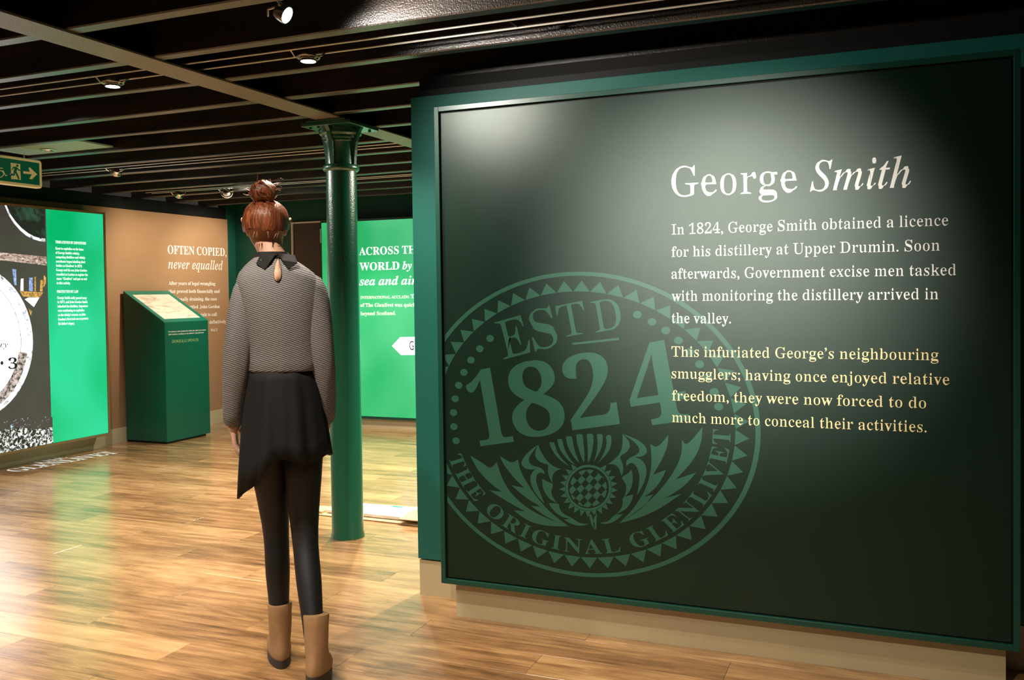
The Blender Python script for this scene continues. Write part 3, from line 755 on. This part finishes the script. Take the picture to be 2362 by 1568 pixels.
# far door with a small sign
t = struct(ob('door_1', None))
d0, d1 = at_y(682, 600, 8.2).x, -4.95
zt = 2.11
bpy.data.objects.remove(t)
door = struct(box('door_1', (d0, 8.17, 0), (d1, 8.20, zt), M_doorgrey), 'dark door in the far green wall')
Mw = plain('white_door_edge', (.75, .72, .66), .5)
box('door_frame', (d0-.02, 8.155, 0), (d0, 8.20, zt+.015), Mw, door); box('door_frame', (d0, 8.155, zt), (d1, 8.20, zt+.015), Mw, door)
t = thing('door_sign', 'small green sign with white border on the far door', 'sign', (-5.4, 8.16, 1.95))
sa, sb = at_y(739, 560, 8.16), at_y(739, 528, 8.16)
sx1 = x0p-.02
box('border', (sa.x, 8.155, sa.z), (sx1, 8.168, sb.z), Mw, t)
box('face', (sa.x+.014, 8.152, sa.z+.014), (sx1-.014, 8.156, sb.z-.014), M_signg, t)
child_of(t)

# ================================================================== EXIT SIGN
XS = -5.2
t = thing('exit_sign', 'hanging green emergency exit sign with cream frame and right arrow', 'sign', (XS-.03, 4.2, 2.18))
zE = lambda x, y: at_x(x/7.84, 280+y/7.84, XS)
ys1 = 4.482; zs0, zs1 = 2.082, 2.268; ys0 = ys1-.60
def rrect(y0, y1, z0, z1, r, x):
    out = []
    for cy_, cz_, a0 in ((y1-r, z0+r, -90), (y1-r, z1-r, 0), (y0+r, z1-r, 90), (y0+r, z0+r, 180)):
        for k in range(6): a = RAD(a0+18*k); out.append((x, cy_+r*cos(a), cz_+r*sin(a)))
    return out
MB().rings([rrect(ys0, ys1, zs0, zs1, .022, XS-.035), rrect(ys0, ys1, zs0, zs1, .022, XS-.006), rrect(ys0+.006, ys1-.006, zs0+.006, zs1-.006, .018, XS)]).build('frame', M_signc, t)
MB().poly(rrect(ys0+.022, ys1-.024, zs0+.020, zs1-.020, .003, XS+.001)).build('face', M_signg, t)
def ex(name, pts, mat, dx):
    mb = MB()
    for P in pts: mb.poly([zE(*p)+PX*dx for p in P])
    return mb.build(name, mat, t)
ex('pictogram', [[(188,745),(360,772),(374,1060),(330,1052),(200,1042)], [(415,898),(535,912),(510,832),(545,838),(668,955),(575,1048),(525,1040),(572,958),(418,942)], [(165,972),(185,935),(235,950),(225,978)]], M_signc, .002)
ex('runner', [[(285+23*1+23*cos(k*pi/8), 800+24*sin(k*pi/8)) for k in range(16)],
   [(207,868),(232,822),(292,822),(330,862),(374,888),(366,900),(325,888),(302,866),(292,905),(322,965),(350,1042),(326,1048),(290,975),(264,930),(262,966),(252,984),(165,974),(170,960),(236,958),(240,912),(256,846),(240,842),(222,876)]], M_signg, .003)
whl = [(-60+95*cos(RAD(a)), 950+70*sin(RAD(a))) for a in range(-60, 100, 10)]; whl2 = [(-60+78*cos(RAD(a)), 950+56*sin(RAD(a))) for a in range(-60, 100, 10)]
wheel = [[(whl[i][0]+35, whl[i][1]), (whl[i+1][0]+35, whl[i+1][1]), (whl2[i+1][0]+35, whl2[i+1][1]), (whl2[i][0]+35, whl2[i][1])] for i in range(len(whl)-1)]
ex('wheelchair_symbol', wheel+[[(-60,832),(48,838),(48,852),(-60,848)], [(-60,880),(60,886),(100,972),(128,968),(130,980),(92,992),(48,902),(-60,898)]], M_signc, .002)
for yy in (ys0+.12, ys1-.12): MB().tube([(XS-.02, yy, zs1-.002), (XS-.02, yy, 2.305)], .003, 6).build('hanger', M_rail, t)
child_of(t)

# soffit panel with downlight between the joists
t = thing('soffit_panel', 'pale panel set between two joists above the exit sign', 'ceiling panel', (-5.02, 4.36, 2.33))
box('board', (-5.40, 4.185, 2.325), (-4.64, 4.545, 2.335), M_soffit, t)
MB().lathe([(.045, 2.325), (.047, 2.319), (.036, 2.317), (.034, 2.323)], 24, (-5.07, 4.42, 0)).build('downlight_ring', M_chrome, t, True)
MB().lathe([(.033, 2.3235), (.001, 2.3225)], 20, (-5.07, 4.42, 0)).build('downlight_lens', M_lensdim, t)
child_of(t)

# ================================================================== LIGHTING TRACKS AND SPOTLIGHTS
ZR = 2.318
def track(label, ya, yc, x0, x1):
    t = thing('lighting_track', label, 'lighting track', ((x0+x1)/2, (ya+yc)/2, ZR), 0, 'ceiling light rails')
    for yy in (ya, yc): MB().tube([(x0, yy, ZR), (x1, yy, ZR)], .0038, 6).build('rail', M_rail, t)
    x = x0+.25
    while x < x1:
        MB().tube([(x, (ya+yc)/2, ZR+.004), (x, (ya+yc)/2, 2.53)], .003, 6).build('hanger', M_black, t)
        MB().tube([(x, ya, ZR+.004), (x, yc, ZR+.004)], .003, 6).build('spacer', M_black, t); x += 1.6
    child_of(t); return t
track('pair of thin metal light rails above the person, nearest of the three pairs', 3.04, 3.142, -6.3, .9)
track('pair of thin metal light rails crossing left behind the exit sign, second pair', 5.20, 5.305, -6.3, -.6)
track('pair of thin metal light rails nearest the far green wall, third pair', 6.59, 6.67, -6.35, -.6)
def lamp(label, loc, aim, lens=M_lens, D=.062, ring=True, group=None):
    t = thing('spotlight', label, 'spotlight', loc, 0, 'spotlights under the ceiling joists')
    Mx = (Vector(aim)-Vector(loc)).to_track_quat('-Z', 'Y').to_matrix(); r = D/2
    mb = MB().lathe([(r*.45, .034), (r*.8, .030), (r, .014), (r*1.06, -.004), (r*1.06, -.010), (r*.96, -.010)], 28, (0, 0, 0), Mx); mb.build('lamp_head', M_chrome, t, True)
    MB().lathe([(r*.94, -.0105), (r*.6, -.0125), (.0005, -.0135)], 28, (0, 0, 0), Mx).build('lens', lens, t, True)
    if ring:
        MB().tube([Mx @ Vector((r*1.45*cos(a), r*1.45*sin(a), .006)) for a in [2*pi*k/28 for k in range(28)]], .0032, 6, True).build('ring_bracket', M_chrome, t)
        for sx in (-1, 1):
            MB().tube([(sx*r*.9, sx*.0, .004), (sx*r*1.6, sx*.02, .012), (sx*r*1.6, sx*.045, .03)], .0034, 6).build('arm', M_chrome, t)
    return t
yy1, yy2, yy3 = 3.091, 5.252, 6.63
zl = ZR-.03
lamp('round downlight on the near rails right of the beam, above the person', (at_z(670, 120, zl).x, yy1, zl), (at_z(670, 120, zl).x, yy1, 0))
lamp('round downlight on the near rails left of the beam', (at_z(207, 181, zl).x, yy1, zl), (at_z(207, 181, zl).x, yy1, 0))
lamp('small chrome spotlight on the second rails right of the exit sign', (-5.35, yy2, zl), (-6.3, 5.6, 1.6), M_lensdim, .06)
lamp('chrome spotlight on the far rails, left of the glowing one', (-6.0, yy3, zl-.012), (-6.6, 6.9, 1.6), M_lensdim, .06)
lamp('chrome spotlight on the far rails with a glow on the timber behind', (-5.45, yy3, zl-.014), (-6.2, 7.6, 2.0), plain('bright_lens', (1, 1, 1), .3, emit=(1, .95, .85), es=6), .07)
l1 = Vector((-1.85, 2.56, 2.285))
lamp('tilted bright spotlight under the nearest joist at the top of the view', l1, l1+Vector((.856, .135, -.49)), D=.058, ring=False)
tt = bpy.data.objects['spotlight.005']
MB().tube([(0, 0, .01), (-.012, .0, .035), (-.012, -.03, .045)], .006, 8).build('stem', M_chrome, tt)
MB().tube([(-.012, 0, .03), (-.06, -.01, .022), (-.075, .01, .006)], .004, 6).build('arm', M_chrome, tt)
lamp('faint round lamp just above the left end of the display board', (-1.52, 3.70, 2.262), (-1.5, 3.6, 0), M_lensdim, .05)
# light given by the visible lamps
spot('lamp_or_added_light', (at_z(670, 120, zl).x, yy1, zl-.02), (at_z(670, 120, zl).x, yy1, 0), 110, 120, .8)
spot('lamp_or_added_light', (at_z(207, 181, zl).x, yy1, zl-.02), (at_z(207, 181, zl).x, yy1, 0), 110, 120, .8)
l2 = l1+Vector((.856, .135, -.49))*.035
spot('lamp_or_added_light', l2, (-.55, 2.80, 2.46), 30, 120, 1, (1, .80, .66))
spot('lamp_or_added_light', l2, (-1.10, 3.36, 1.62), 75, 112, .9, (1, .92, .84))
spot('lamp_or_added_light', (-5.45, yy3+.03, zl), (-5.35, 6.9, 2.36), 1.5, 130, 1)
spot('lamp_or_added_light', (-3.1, 7.1, 2.27), (-3.3, 6.6, 0), 160, 120, .8)  # downlight without a built lamp head

# ================================================================== PACKAGING ON THE FLOOR
def slab3(name, pts, z0, z1, mat, t, bevel=0):
    mb = MB(); n = len(pts); mb.v = [(p.x, p.y, z0) for p in pts]+[(p.x, p.y, z1) for p in pts]
    mb.f = [list(range(n))[::-1], list(range(n, 2*n))]+[[i, (i+1) % n, n+(i+1) % n, n+i] for i in range(n)]
    return mb.build(name, mat, t, bevel=bevel)
t = thing('cardboard_sheet', 'flat brown cardboard under the white pack on the floor behind the column', 'cardboard', (-2.8, 4.8, 0))
slab3('sheet', [Vector((-3.26, 4.70)), Vector((-2.3, 4.66)), Vector((-2.3, 5.09)), Vector((-3.16, 4.99))], .001, .007, M_card, t)
slab3('flap', [Vector((-3.30, 4.72)), Vector((-3.212, 4.72)), Vector((-3.208, 4.86)), Vector((-3.31, 4.85))], .0075, .020, M_card, t)
child_of(t)
t = thing('wrapped_pack', 'white shrink-wrapped flat pack on cardboard behind the column', 'package', (-2.8, 4.8, 0))
slab3('pack', [Vector((-3.20, 4.745)), Vector((-2.35, 4.715)), Vector((-2.35, 4.985)), Vector((-3.10, 4.965))], .009, .030, M_pack, t, .004)
slab3('green_label', [Vector((-2.84, 4.93)), Vector((-2.775, 4.93)), Vector((-2.775, 4.96)), Vector((-2.85, 4.96))], .0302, .0308, plain('label_green', (.0, .30, .16), .5), t)
slab3('grey_label', [Vector((-2.74, 4.925)), Vector((-2.70, 4.925)), Vector((-2.705, 4.955)), Vector((-2.745, 4.955))], .0302, .0308, plain('label_grey', (.25, .30, .25), .5), t)
child_of(t)
t = thing('cardboard_offcut', 'tan cardboard piece overlapping the pack by the green partition', 'cardboard', (-2.5, 4.75, .03))
slab3('lid', [Vector((-2.64, 4.655)), Vector((-2.30, 4.655)), Vector((-2.30, 4.90)), Vector((-2.665, 4.90))], .032, .037, M_card, t)
child_of(t)

# ================================================================== PERSON (seen from behind, walking away)
M_skin = plain('skin', (.62, .36, .25), .5, .4, noise=.06, nscale=12)
M_tights = plain('black_tights', (.006, .006, .007), .6, .4)
M_skirt2 = plain('black_skirt_cloth', (.005, .005, .006), .75, .3, bump=.3, bscale=260)
M_boot = plain('tan_suede_boot', (.30, .17, .08), .7, .3, noise=.15, nscale=40)
M_sole = plain('dark_boot_sole', (.03, .02, .015), .7)
M_hair = None
def hairmat():
    mt, nt, b = nodes('auburn_hair'); N, L = nt.nodes.new, nt.links.new
    tc = N('ShaderNodeTexCoord'); sc = N('ShaderNodeVectorMath'); sc.operation = 'MULTIPLY'; sc.inputs[1].default_value = (120, 120, 14); L(tc.outputs['Object'], sc.inputs[0])
    n = N('ShaderNodeTexNoise'); n.inputs['Scale'].default_value = 1; n.inputs['Detail'].default_value = 4; n.inputs['Distortion'].default_value = 1.2; L(sc.outputs[0], n.inputs['Vector'])
    cr = N('ShaderNodeValToRGB'); cr.color_ramp.elements[0].position = .3; cr.color_ramp.elements[0].color = (.035, .010, .004, 1); cr.color_ramp.elements[1].position = .7; cr.color_ramp.elements[1].color = (.34, .095, .035, 1)
    L(n.outputs['Fac'], cr.inputs[0]); L(cr.outputs[0], b.inputs['Base Color']); b.inputs['Roughness'].default_value = .42
    bp = N('ShaderNodeBump'); bp.inputs['Strength'].default_value = .7; bp.inputs['Distance'].default_value = .004; L(n.outputs['Fac'], bp.inputs['Height']); L(bp.outputs[0], b.inputs['Normal'])
    return mt
def knitmat():
    mt, nt, b = nodes('grey_rib_knit'); N, L = nt.nodes.new, nt.links.new
    tc = N('ShaderNodeTexCoord')
    w1 = N('ShaderNodeTexWave'); w1.wave_type = 'BANDS'; w1.bands_direction = 'Z'; w1.inputs['Scale'].default_value = 50; w1.inputs['Distortion'].default_value = .9; w1.inputs['Detail Scale'].default_value = 2
    mp = N('ShaderNodeMapping'); mp.inputs['Rotation'].default_value = (0, .28, 0); L(tc.outputs['Object'], mp.inputs[0]); L(mp.outputs[0], w1.inputs['Vector'])
    cr = N('ShaderNodeValToRGB'); cr.color_ramp.elements[0].position = .15; cr.color_ramp.elements[0].color = (.09, .088, .092, 1); cr.color_ramp.elements[1].position = .8; cr.color_ramp.elements[1].color = (.27, .265, .275, 1)
    L(w1.outputs['Fac'], cr.inputs[0]); L(cr.outputs[0], b.inputs['Base Color']); b.inputs['Roughness'].default_value = .85
    bp = N('ShaderNodeBump'); bp.inputs['Strength'].default_value = .6; bp.inputs['Distance'].default_value = .003; L(w1.outputs['Fac'], bp.inputs['Height']); L(bp.outputs[0], b.inputs['Normal'])
    return mt
M_hair, M_knit = hairmat(), knitmat()
M_collar = plain('black_collar_lace', (.012, .011, .012), .8, .3, bump=.4, bscale=400)
def skin(name, chain, mat, parent, sub=2):
    "chain: {key: (co, (rx, ry), parent_key)} grown into one surface"
    keys = list(chain); idx = {k: i for i, k in enumerate(keys)}
    d = bpy.data.meshes.new(name); d.from_pydata([chain[k][0] for k in keys], [(idx[k], idx[chain[k][2]]) for k in keys if chain[k][2]], [])
    o = ob(name, d); m1 = o.modifiers.new('s', 'SKIN'); m1.use_smooth_shade = True
    for i, k in enumerate(keys):
        sv = d.skin_vertices[0].data[i]; r = chain[k][1]; sv.radius = r if isinstance(r, tuple) else (r, r); sv.use_root = (i == 0)
    m2 = o.modifiers.new('u', 'SUBSURF'); m2.levels = sub; m2.render_levels = sub
    dg = bpy.context.evaluated_depsgraph_get(); dg.update()
    nd = bpy.data.meshes.new_from_object(o.evaluated_get(dg)); nd.name = name; nd.materials.clear(); nd.materials.append(mat)
    bpy.data.objects.remove(o); bpy.data.meshes.remove(d)
    nd.polygons.foreach_set('use_smooth', [True]*len(nd.polygons))
    return ob(name, nd, parent)
PR = thing('person', 'person seen from behind walking away in grey knit top, black skirt and auburn bun', 'person', (-2.0, 2.72, 0), RAD(32))
HX, HY = -.055, .035     # head a little left and forward
body = {
 'pelvis': ((0, 0, .93), (.108, .086), None), 'waist': ((0, 0, 1.08), (.095, .074), 'pelvis'), 'chest': ((-.005, .0, 1.26), (.105, .078), 'waist'),
 'upper': ((-.012, .0, 1.37), (.088, .062), 'chest'), 'neck0': ((-.03, .01, 1.475), (.050, .050), 'upper'), 'neck1': ((-.045, .022, 1.53), (.046, .048), 'neck0'),
 'jaw': ((HX, HY+.012, 1.565), (.060, .072), 'neck1'), 'skull': ((HX, HY+.010, 1.622), (.074, .090), 'jaw'), 'crown': ((HX, HY+.002, 1.668), (.052, .066), 'skull'),
 'shl': ((-.108, 0, 1.375), (.044, .048), 'upper'), 'ell': ((-.158, -.025, 1.13), (.038, .038), 'shl'), 'wrl': ((-.180, .03, .92), (.024, .026), 'ell'), 'pal': ((-.182, .045, .865), (.018, .036), 'wrl'),
 'shr': ((.098, 0, 1.37), (.044, .048), 'upper'), 'elr': ((.135, -.03, 1.12), (.038, .038), 'shr'), 'wrr': ((.138, .035, .91), (.024, .026), 'elr'), 'par': ((.138, .05, .855), (.018, .036), 'wrr'),
 'hpl': ((-.064, 0, .86), (.074, .078), 'pelvis'), 'kl': ((-.045, .075, .49), (.042, .046), 'hpl'), 'cl': ((-.040, .055, .35), (.038, .042), 'kl'), 'al': ((-.036, .060, .12), (.028, .033), 'cl'), 'fl': ((-.038, .13, .055), (.036, .028), 'al'),
 'hpr': ((.062, 0, .86), (.074, .078), 'pelvis'), 'kr': ((.062, -.02, .49), (.042, .046), 'hpr'), 'cr': ((.080, -.105, .35), (.038, .042), 'kr'), 'ar': ((.100, -.205, .13), (.028, .033), 'cr'), 'fr': ((.105, -.14, .058), (.036, .028), 'ar'),
}
def hand(px, py, pz, side, pre):
    # four fingers and a thumb, slightly curled; fingers point down, palm faces the thigh
    for i, (off, ln) in enumerate(((.026, .066), (.009, .074), (-.008, .069), (-.024, .054))):
        b0 = (px, py+off, pz-.012); b1 = (px-side*.004, py+off*1.05, pz-.030-ln*.35); b2 = (px-side*.014, py+off*1.05, pz-.030-ln*.75); b3 = (px-side*.026, py+off, pz-.028-ln*1.02)
        body[pre+'f%da' % i] = (b0, .009, pre+'w'); body[pre+'f%db' % i] = (b1, .0085, pre+'f%da' % i); body[pre+'f%dc' % i] = (b2, .0078, pre+'f%db' % i); body[pre+'f%dd' % i] = (b3, .0066, pre+'f%dc' % i)
    body[pre+'t0'] = ((px-side*.010, py+.032, pz+.012), .011, pre+'w'); body[pre+'t1'] = ((px-side*.020, py+.047, pz-.014), .0098, pre+'t0'); body[pre+'t2'] = ((px-side*.024, py+.050, pz-.040), .008, pre+'t1')
body['lw'] = body.pop('pal'); body['rw'] = body.pop('par')
hand(-.182, .045, .865, -1, 'l'); hand(.138, .05, .855, 1, 'r')
bo = skin('body', body, M_skin, PR, 2)
# face: nose, brow and lips pulled out of the same surface
for v in bo.data.vertices:
    x, y, z = v.co.x-HX, v.co.y-HY, v.co.z
    if z > 1.53 and y > .03:
        k = math.exp(-(x/.011)**2)*math.exp(-((z-1.598)/.016)**2); v.co.y += .020*k
        k = math.exp(-(x/.022)**2)*math.exp(-((z-1.565)/.006)**2); v.co.y += .006*k
        for sx in (-.03, .03): k = math.exp(-((x-sx)/.013)**2)*math.exp(-((z-1.618)/.009)**2); v.co.y -= .007*k
        k = math.exp(-(x/.03)**2)*math.exp(-((z-1.535)/.014)**2); v.co.y += .010*k
M_eye = plain('eye_white', (.7, .7, .68), .2); M_iris = plain('brown_iris', (.05, .03, .015), .2); M_lip = plain('lips', (.5, .16, .13), .45)
for sx in (-.03, .03):
    MB().lathe([(.0005, -.011), (.007, -.009), (.0112, 0), (.007, .009), (.0005, .011)], 14, (HX+sx, HY+.082, 1.618)).build('eye', M_eye, PR, True)
    MB().lathe([(.0005, -.0045), (.0045, -.001), (.0045, .001), (.0005, .0045)], 12, (HX+sx, HY+.0915, 1.618)).build('iris', M_iris, PR, True)
MB().tube([(HX-.022, HY+.094, 1.566), (HX, HY+.101, 1.565), (HX+.022, HY+.094, 1.566)], [.002, .005, .002], 8).build('lips', M_lip, PR, True)
for s in (-1, 1):
    pts = [(HX+s*(.074+.010*sin(a)), HY+.012+.017*cos(a)*.9, 1.598+.028*sin(a)) for a in [2*pi*k/16 for k in range(16)]]
    mb = MB().tube(pts, .0052, 8, True); mb.poly([(p[0]-s*.002, p[1], p[2]) for p in pts]); mb.build('ear', M_skin, PR, True)
# hair: combed cap and bun
def sph(a, b_): return cos(b_)*cos(a), cos(b_)*sin(a), sin(b_)
def cap():
    R_ = []
    K_ = 40
    for i in range(14):
        z = 1.578+(1.694-1.578)*i/13; row = []
        for k in range(K_):
            a = 2*pi*k/K_; zz = z
            t_ = max(-1, min(1, (z-1.612)/.084)); rr = math.sqrt(max(0.0004, 1-abs(t_)**2.4))
            fr = max(0, sin(a)); low = 1.578+.062*fr**1.3+.010*cos(3*a)
            zz = max(z, low); t2 = max(-1, min(1, (zz-1.612)/.084)); rr = math.sqrt(max(.0004, 1-abs(t2)**2.4))
            rp = 1+.018*sin(a*17+zz*60)+.012*sin(a*29)
            row.append((HX+.082*rr*rp*cos(a), HY+.004+.100*rr*rp*sin(a), zz+.002*sin(a*13)))
        R_.append(row)
    return R_
MB().rings(cap()).build('hair', M_hair, PR, True)
mb = MB(); R_ = []
bz, bx_, by_ = 1.718, HX-.004, HY-.030
for i in range(12):
    b_ = -pi/2+pi*i/11
    R_.append([(bx_+(.046+.005*sin(5*a+3*b_)+.003*sin(11*a))*cos(b_)*cos(a), by_+(.046+.005*sin(5*a+3*b_))*cos(b_)*sin(a), bz+.042*sin(b_)+.004*sin(3*a)) for a in [2*pi*k/30 for k in range(30)]])
mb.rings(R_)
mb.build('hair_bun', M_hair, PR, True)
wisp = MB()
rnd = random.Random(3)
for i in range(26):
    a = rnd.uniform(0, 2*pi); r0 = .04; p = Vector((bx_+r0*cos(a), by_+r0*sin(a), bz+rnd.uniform(-.02, .035)))
    q = p+Vector((cos(a+.6), sin(a+.6), rnd.uniform(-.2, .9)))*rnd.uniform(.012, .034); r_ = q+Vector((cos(a+1.4), sin(a+1.4), rnd.uniform(-.6, .4)))*.014
    wisp.tube([p, q, r_], [.0022, .0014, .0006], 4)
for i in range(9):
    a = rnd.uniform(pi*1.1, pi*1.9); p = Vector((HX+.07*cos(a), HY+.088*sin(a), 1.575)); q = p+Vector((rnd.uniform(-.012, .012), -.006, -.022)); wisp.tube([p, q], [.002, .0006], 4)
o = wisp.build('hair_wisps', M_hair, PR, True); o['kind'] = 'stuff'
# knit top: body of the jumper and two sleeves in one garment, with a keyhole at the nape
def ring_el(c, rx, ry, k=48, pw=2.0, tilt=0., wob=0.):
    out = []
    for j in range(k):
        a = 2*pi*j/k; ca, sa = cos(a), sin(a); e = 2/pw
        x = rx*math.copysign(abs(ca)**e, ca); y = ry*math.copysign(abs(sa)**e, sa); ww = 1+wob*sin(7*a)+wob*.6*sin(12*a+1)
        out.append((c[0]+x*ww, c[1]+y*ww, c[2]+tilt*x))
    return out
prof = [(1.082, 0, .122, .098), (1.088, 0, .126, .101), (1.12, 0, .122, .098), (1.18, -.002, .122, .098), (1.25, -.005, .130, .100), (1.32, -.008, .142, .102), (1.37, -.010, .148, .098),
        (1.405, -.014, .144, .092), (1.432, -.02, .128, .086), (1.455, -.026, .104, .077), (1.472, -.03, .082, .069), (1.486, -.034, .064, .060)]
rr = [ring_el((x, .0 if z < 1.44 else .006, z), rx, ry, 64, 2.3 if z > 1.2 else 2.1, 0, .012 if z < 1.2 else .004) for z, x, rx, ry in prof]
mb = MB(); n0 = 0; mb.rings(rr, cap=False)
# keyhole: drop faces at the nape, then a rim around the gap
keep = []
for f in mb.f:
    c = [sum(mb.v[i][k] for i in f)/4 for k in range(3)]
    tz = (1.487-c[2])/.105
    half = .023*math.sqrt(max(0, 1-(2*tz-1.0)**2))*(1 if tz > .4 else .75) if 0 <= tz <= 1 else 0
    keep.append(f)
mb.f = keep
top_o = mb.build('knit_top', M_knit, PR, True)
sol = top_o.modifiers.new('thick', 'SOLIDIFY'); sol.thickness = .004
for s, pts in ((-1, [(-.085, 0, 1.405), (-.118, -.002, 1.368), (-.142, -.012, 1.27), (-.160, -.028, 1.13), (-.170, -.005, 1.02), (-.180, .026, .93), (-.184, .040, .880)]),
               (1, [(.070, 0, 1.405), (.104, -.002, 1.365), (.122, -.014, 1.27), (.137, -.032, 1.12), (.140, -.005, 1.02), (.140, .030, .93), (.140, .044, .875)])):
    rad = [.056, .060, .052, .046, .043, .039, .037]; R_ = []
    for i, p in enumerate(pts):
        p = Vector(p); tt_ = (Vector(pts[min(i+1, 6)])-Vector(pts[max(i-1, 0)])).normalized(); a_ = tt_.cross(Vector((0, 1, 0))).normalized(); b2 = tt_.cross(a_)
        R_.append([p+rad[i]*(1+.03*sin(5*q+i*1.7))*(cos(q)*a_+sin(q)*b2) for q in [2*pi*j/32 for j in range(32)]])
    o = MB().rings(R_).build('sleeve', M_knit, PR, True); sb = o.modifiers.new('smooth', 'SUBSURF'); sb.levels = 1; sb.render_levels = 1
# teardrop opening below the button: skin inside, thin dark rim
def nape(x, z, out=.0018):
    for (z0, c0, a0, b0), (z1, c1, a1, b1) in zip(prof, prof[1:]):
        if z0 <= z <= z1: break
    k = (z-z0)/(z1-z0); c_0, rx, ry = c0+k*(c1-c0), a0+k*(a1-a0), b0+k*(b1-b0)
    u = min(.98, abs((x-c_0)/rx)); y = -ry*(1-u**2.3)**(1/2.3)+(.006 if z > 1.44 else 0)
    return (x, y-out, z)
tear = []
for i in range(28):
    q = 2*pi*i/28; tear.append((-.010+.017*sin(q)*sin(q/2)**1.3+.002, 1.440+.042*cos(q)))
mb = MB(); c0 = len(mb.v); mb.v.append(nape(-.009, 1.430)); 
for x, z in tear: mb.v.append(nape(x, z))
mb.f += [[0, 1+i, 1+(i+1) % 28] for i in range(28)]
o = mb.build('nape_opening', M_skin, PR, True); so = o.modifiers.new('t', 'SOLIDIFY'); so.thickness = .003
MB().tube([nape(x, z, .0025) for x, z in tear], .0016, 6, True).build('opening_rim', M_collar, PR, True)
# black collar and button loop
cr_ = [ring_el((-.030, .006, 1.478), .079, .066, 48), ring_el((-.034, .010, 1.496), .062, .057, 48), ring_el((-.036, .012, 1.505), .056, .053, 48), ring_el((-.035, .012, 1.498), .050, .048, 48)]
MB().rings(cr_, cap=False).build('collar', M_collar, PR, True)
for s in (-1, 1):
    mb = MB(); P_ = [(-.012+s*.002, -.058, 1.497), (-.012+s*.060, -.045, 1.489), (-.012+s*.070, -.068, 1.462), (-.012+s*.040, -.082, 1.440), (-.012+s*.020, -.078, 1.470)]
    mb.poly(P_); o = mb.build('collar_flap', M_collar, PR); so = o.modifiers.new('t', 'SOLIDIFY'); so.thickness = .004
MB().lathe([(.001, -.004), (.0045, -.002), (.0045, .002), (.001, .004)], 12, (-.012, -.064, 1.492)).build('button', M_black, PR, True)
# skirt with dipping hem on the left
R_ = []
for i, (z, rx, ry) in enumerate(((1.095, .114, .092), (1.05, .122, .100), (.98, .136, .116), (.90, .146, .130), (.83, .154, .140), (.775, .160, .148))):
    row = []
    for j in range(96):
        a = 2*pi*j/96; k = i/5; drop = k*k*.145*max(0, -cos(a))**1.5+k*.012*sin(5*a)
        fold = 1+k*(.05*sin(9*a)+.03*sin(16*a+1)); row.append((rx*fold*cos(a)-.004, ry*fold*sin(a)-.01*k, z-drop))
    R_.append(row)
o = MB().rings(R_, cap=False).build('skirt', M_skirt2, PR, True); so = o.modifiers.new('t', 'SOLIDIFY'); so.thickness = .003
# tights over the legs
for nm, pts in (('l', [((-.064, 0, .88), .088), ((-.056, .035, .70), .070), ((-.045, .075, .50), .049), ((-.042, .058, .42), .046), ((-.040, .048, .34), .048), ((-.038, .052, .22), .036), ((-.036, .060, .13), .038)]),
                ('r', [((.062, 0, .88), .088), ((.060, -.008, .70), .070), ((.062, -.022, .50), .049), ((.070, -.060, .42), .046), ((.080, -.112, .34), .048), ((.092, -.162, .22), .036), ((.100, -.205, .14), .038)])):
    R_ = []
    for i, (p, r) in enumerate(pts):
        p = Vector(p); d_ = (Vector(pts[min(i+1, 6)][0])-Vector(pts[max(i-1, 0)][0])).normalized(); a_ = d_.cross(Vector((0, 1, 0))).normalized(); b2 = d_.cross(a_)
        R_.append([p+r*(cos(q)*a_*.95+sin(q)*b2*1.03) for q in [2*pi*j/28 for j in range(28)]])
    o = MB().rings(R_).build('tights_leg', M_tights, PR, True); sb = o.modifiers.new('smooth', 'SUBSURF'); sb.levels = 1; sb.render_levels = 1
# ankle boots
def boot(ax, ay, az, yaw, pit):
    Mx = Matrix.Translation((ax, ay, 0)) @ Matrix.Rotation(yaw, 4, 'Z') @ Matrix.Translation((0, .17, .0)) @ Matrix.Rotation(pit, 4, 'X') @ Matrix.Translation((0, -.17, 0))
    R_ = []
    for z, yc, rx, ry in ((.028, .070, .040, .125), (.045, .068, .043, .128), (.065, .055, .041, .113), (.085, .030, .038, .083), (.11, .008, .039, .057), (.15, .0, .041, .050), (.19, -.002, .042, .049), (.222, -.004, .044, .051), (.228, -.004, .042, .049)):
        row = []
        for j in range(36):
            a = 2*pi*j/36; sh = 1-.18*max(0, sin(a))**2*(1 if z < .09 else 0); row.append(Mx @ Vector((rx*sh*cos(a), yc+ry*sin(a), z)))
        R_.append(row)
    o = MB().rings(R_).build('boot', M_boot, PR, True)
    sole = []
    for z in (.0, .014, .030):
        sole.append([Mx @ Vector(((.042-.008*max(0, sin(a)))*cos(a), .070+.129*sin(a), z+(.010 if (z < .02 and sin(a) > -.2) else 0)*0)) for a in [2*pi*j/36 for j in range(36)]])
    so_ = MB().rings(sole).build('sole', M_sole, o)
boot(-.036, .058, 0, RAD(10), 0); boot(.100, -.205, 0, RAD(-8), RAD(-9))
COL.objects.unlink(_to); bpy.data.objects.remove(_to)
finish()
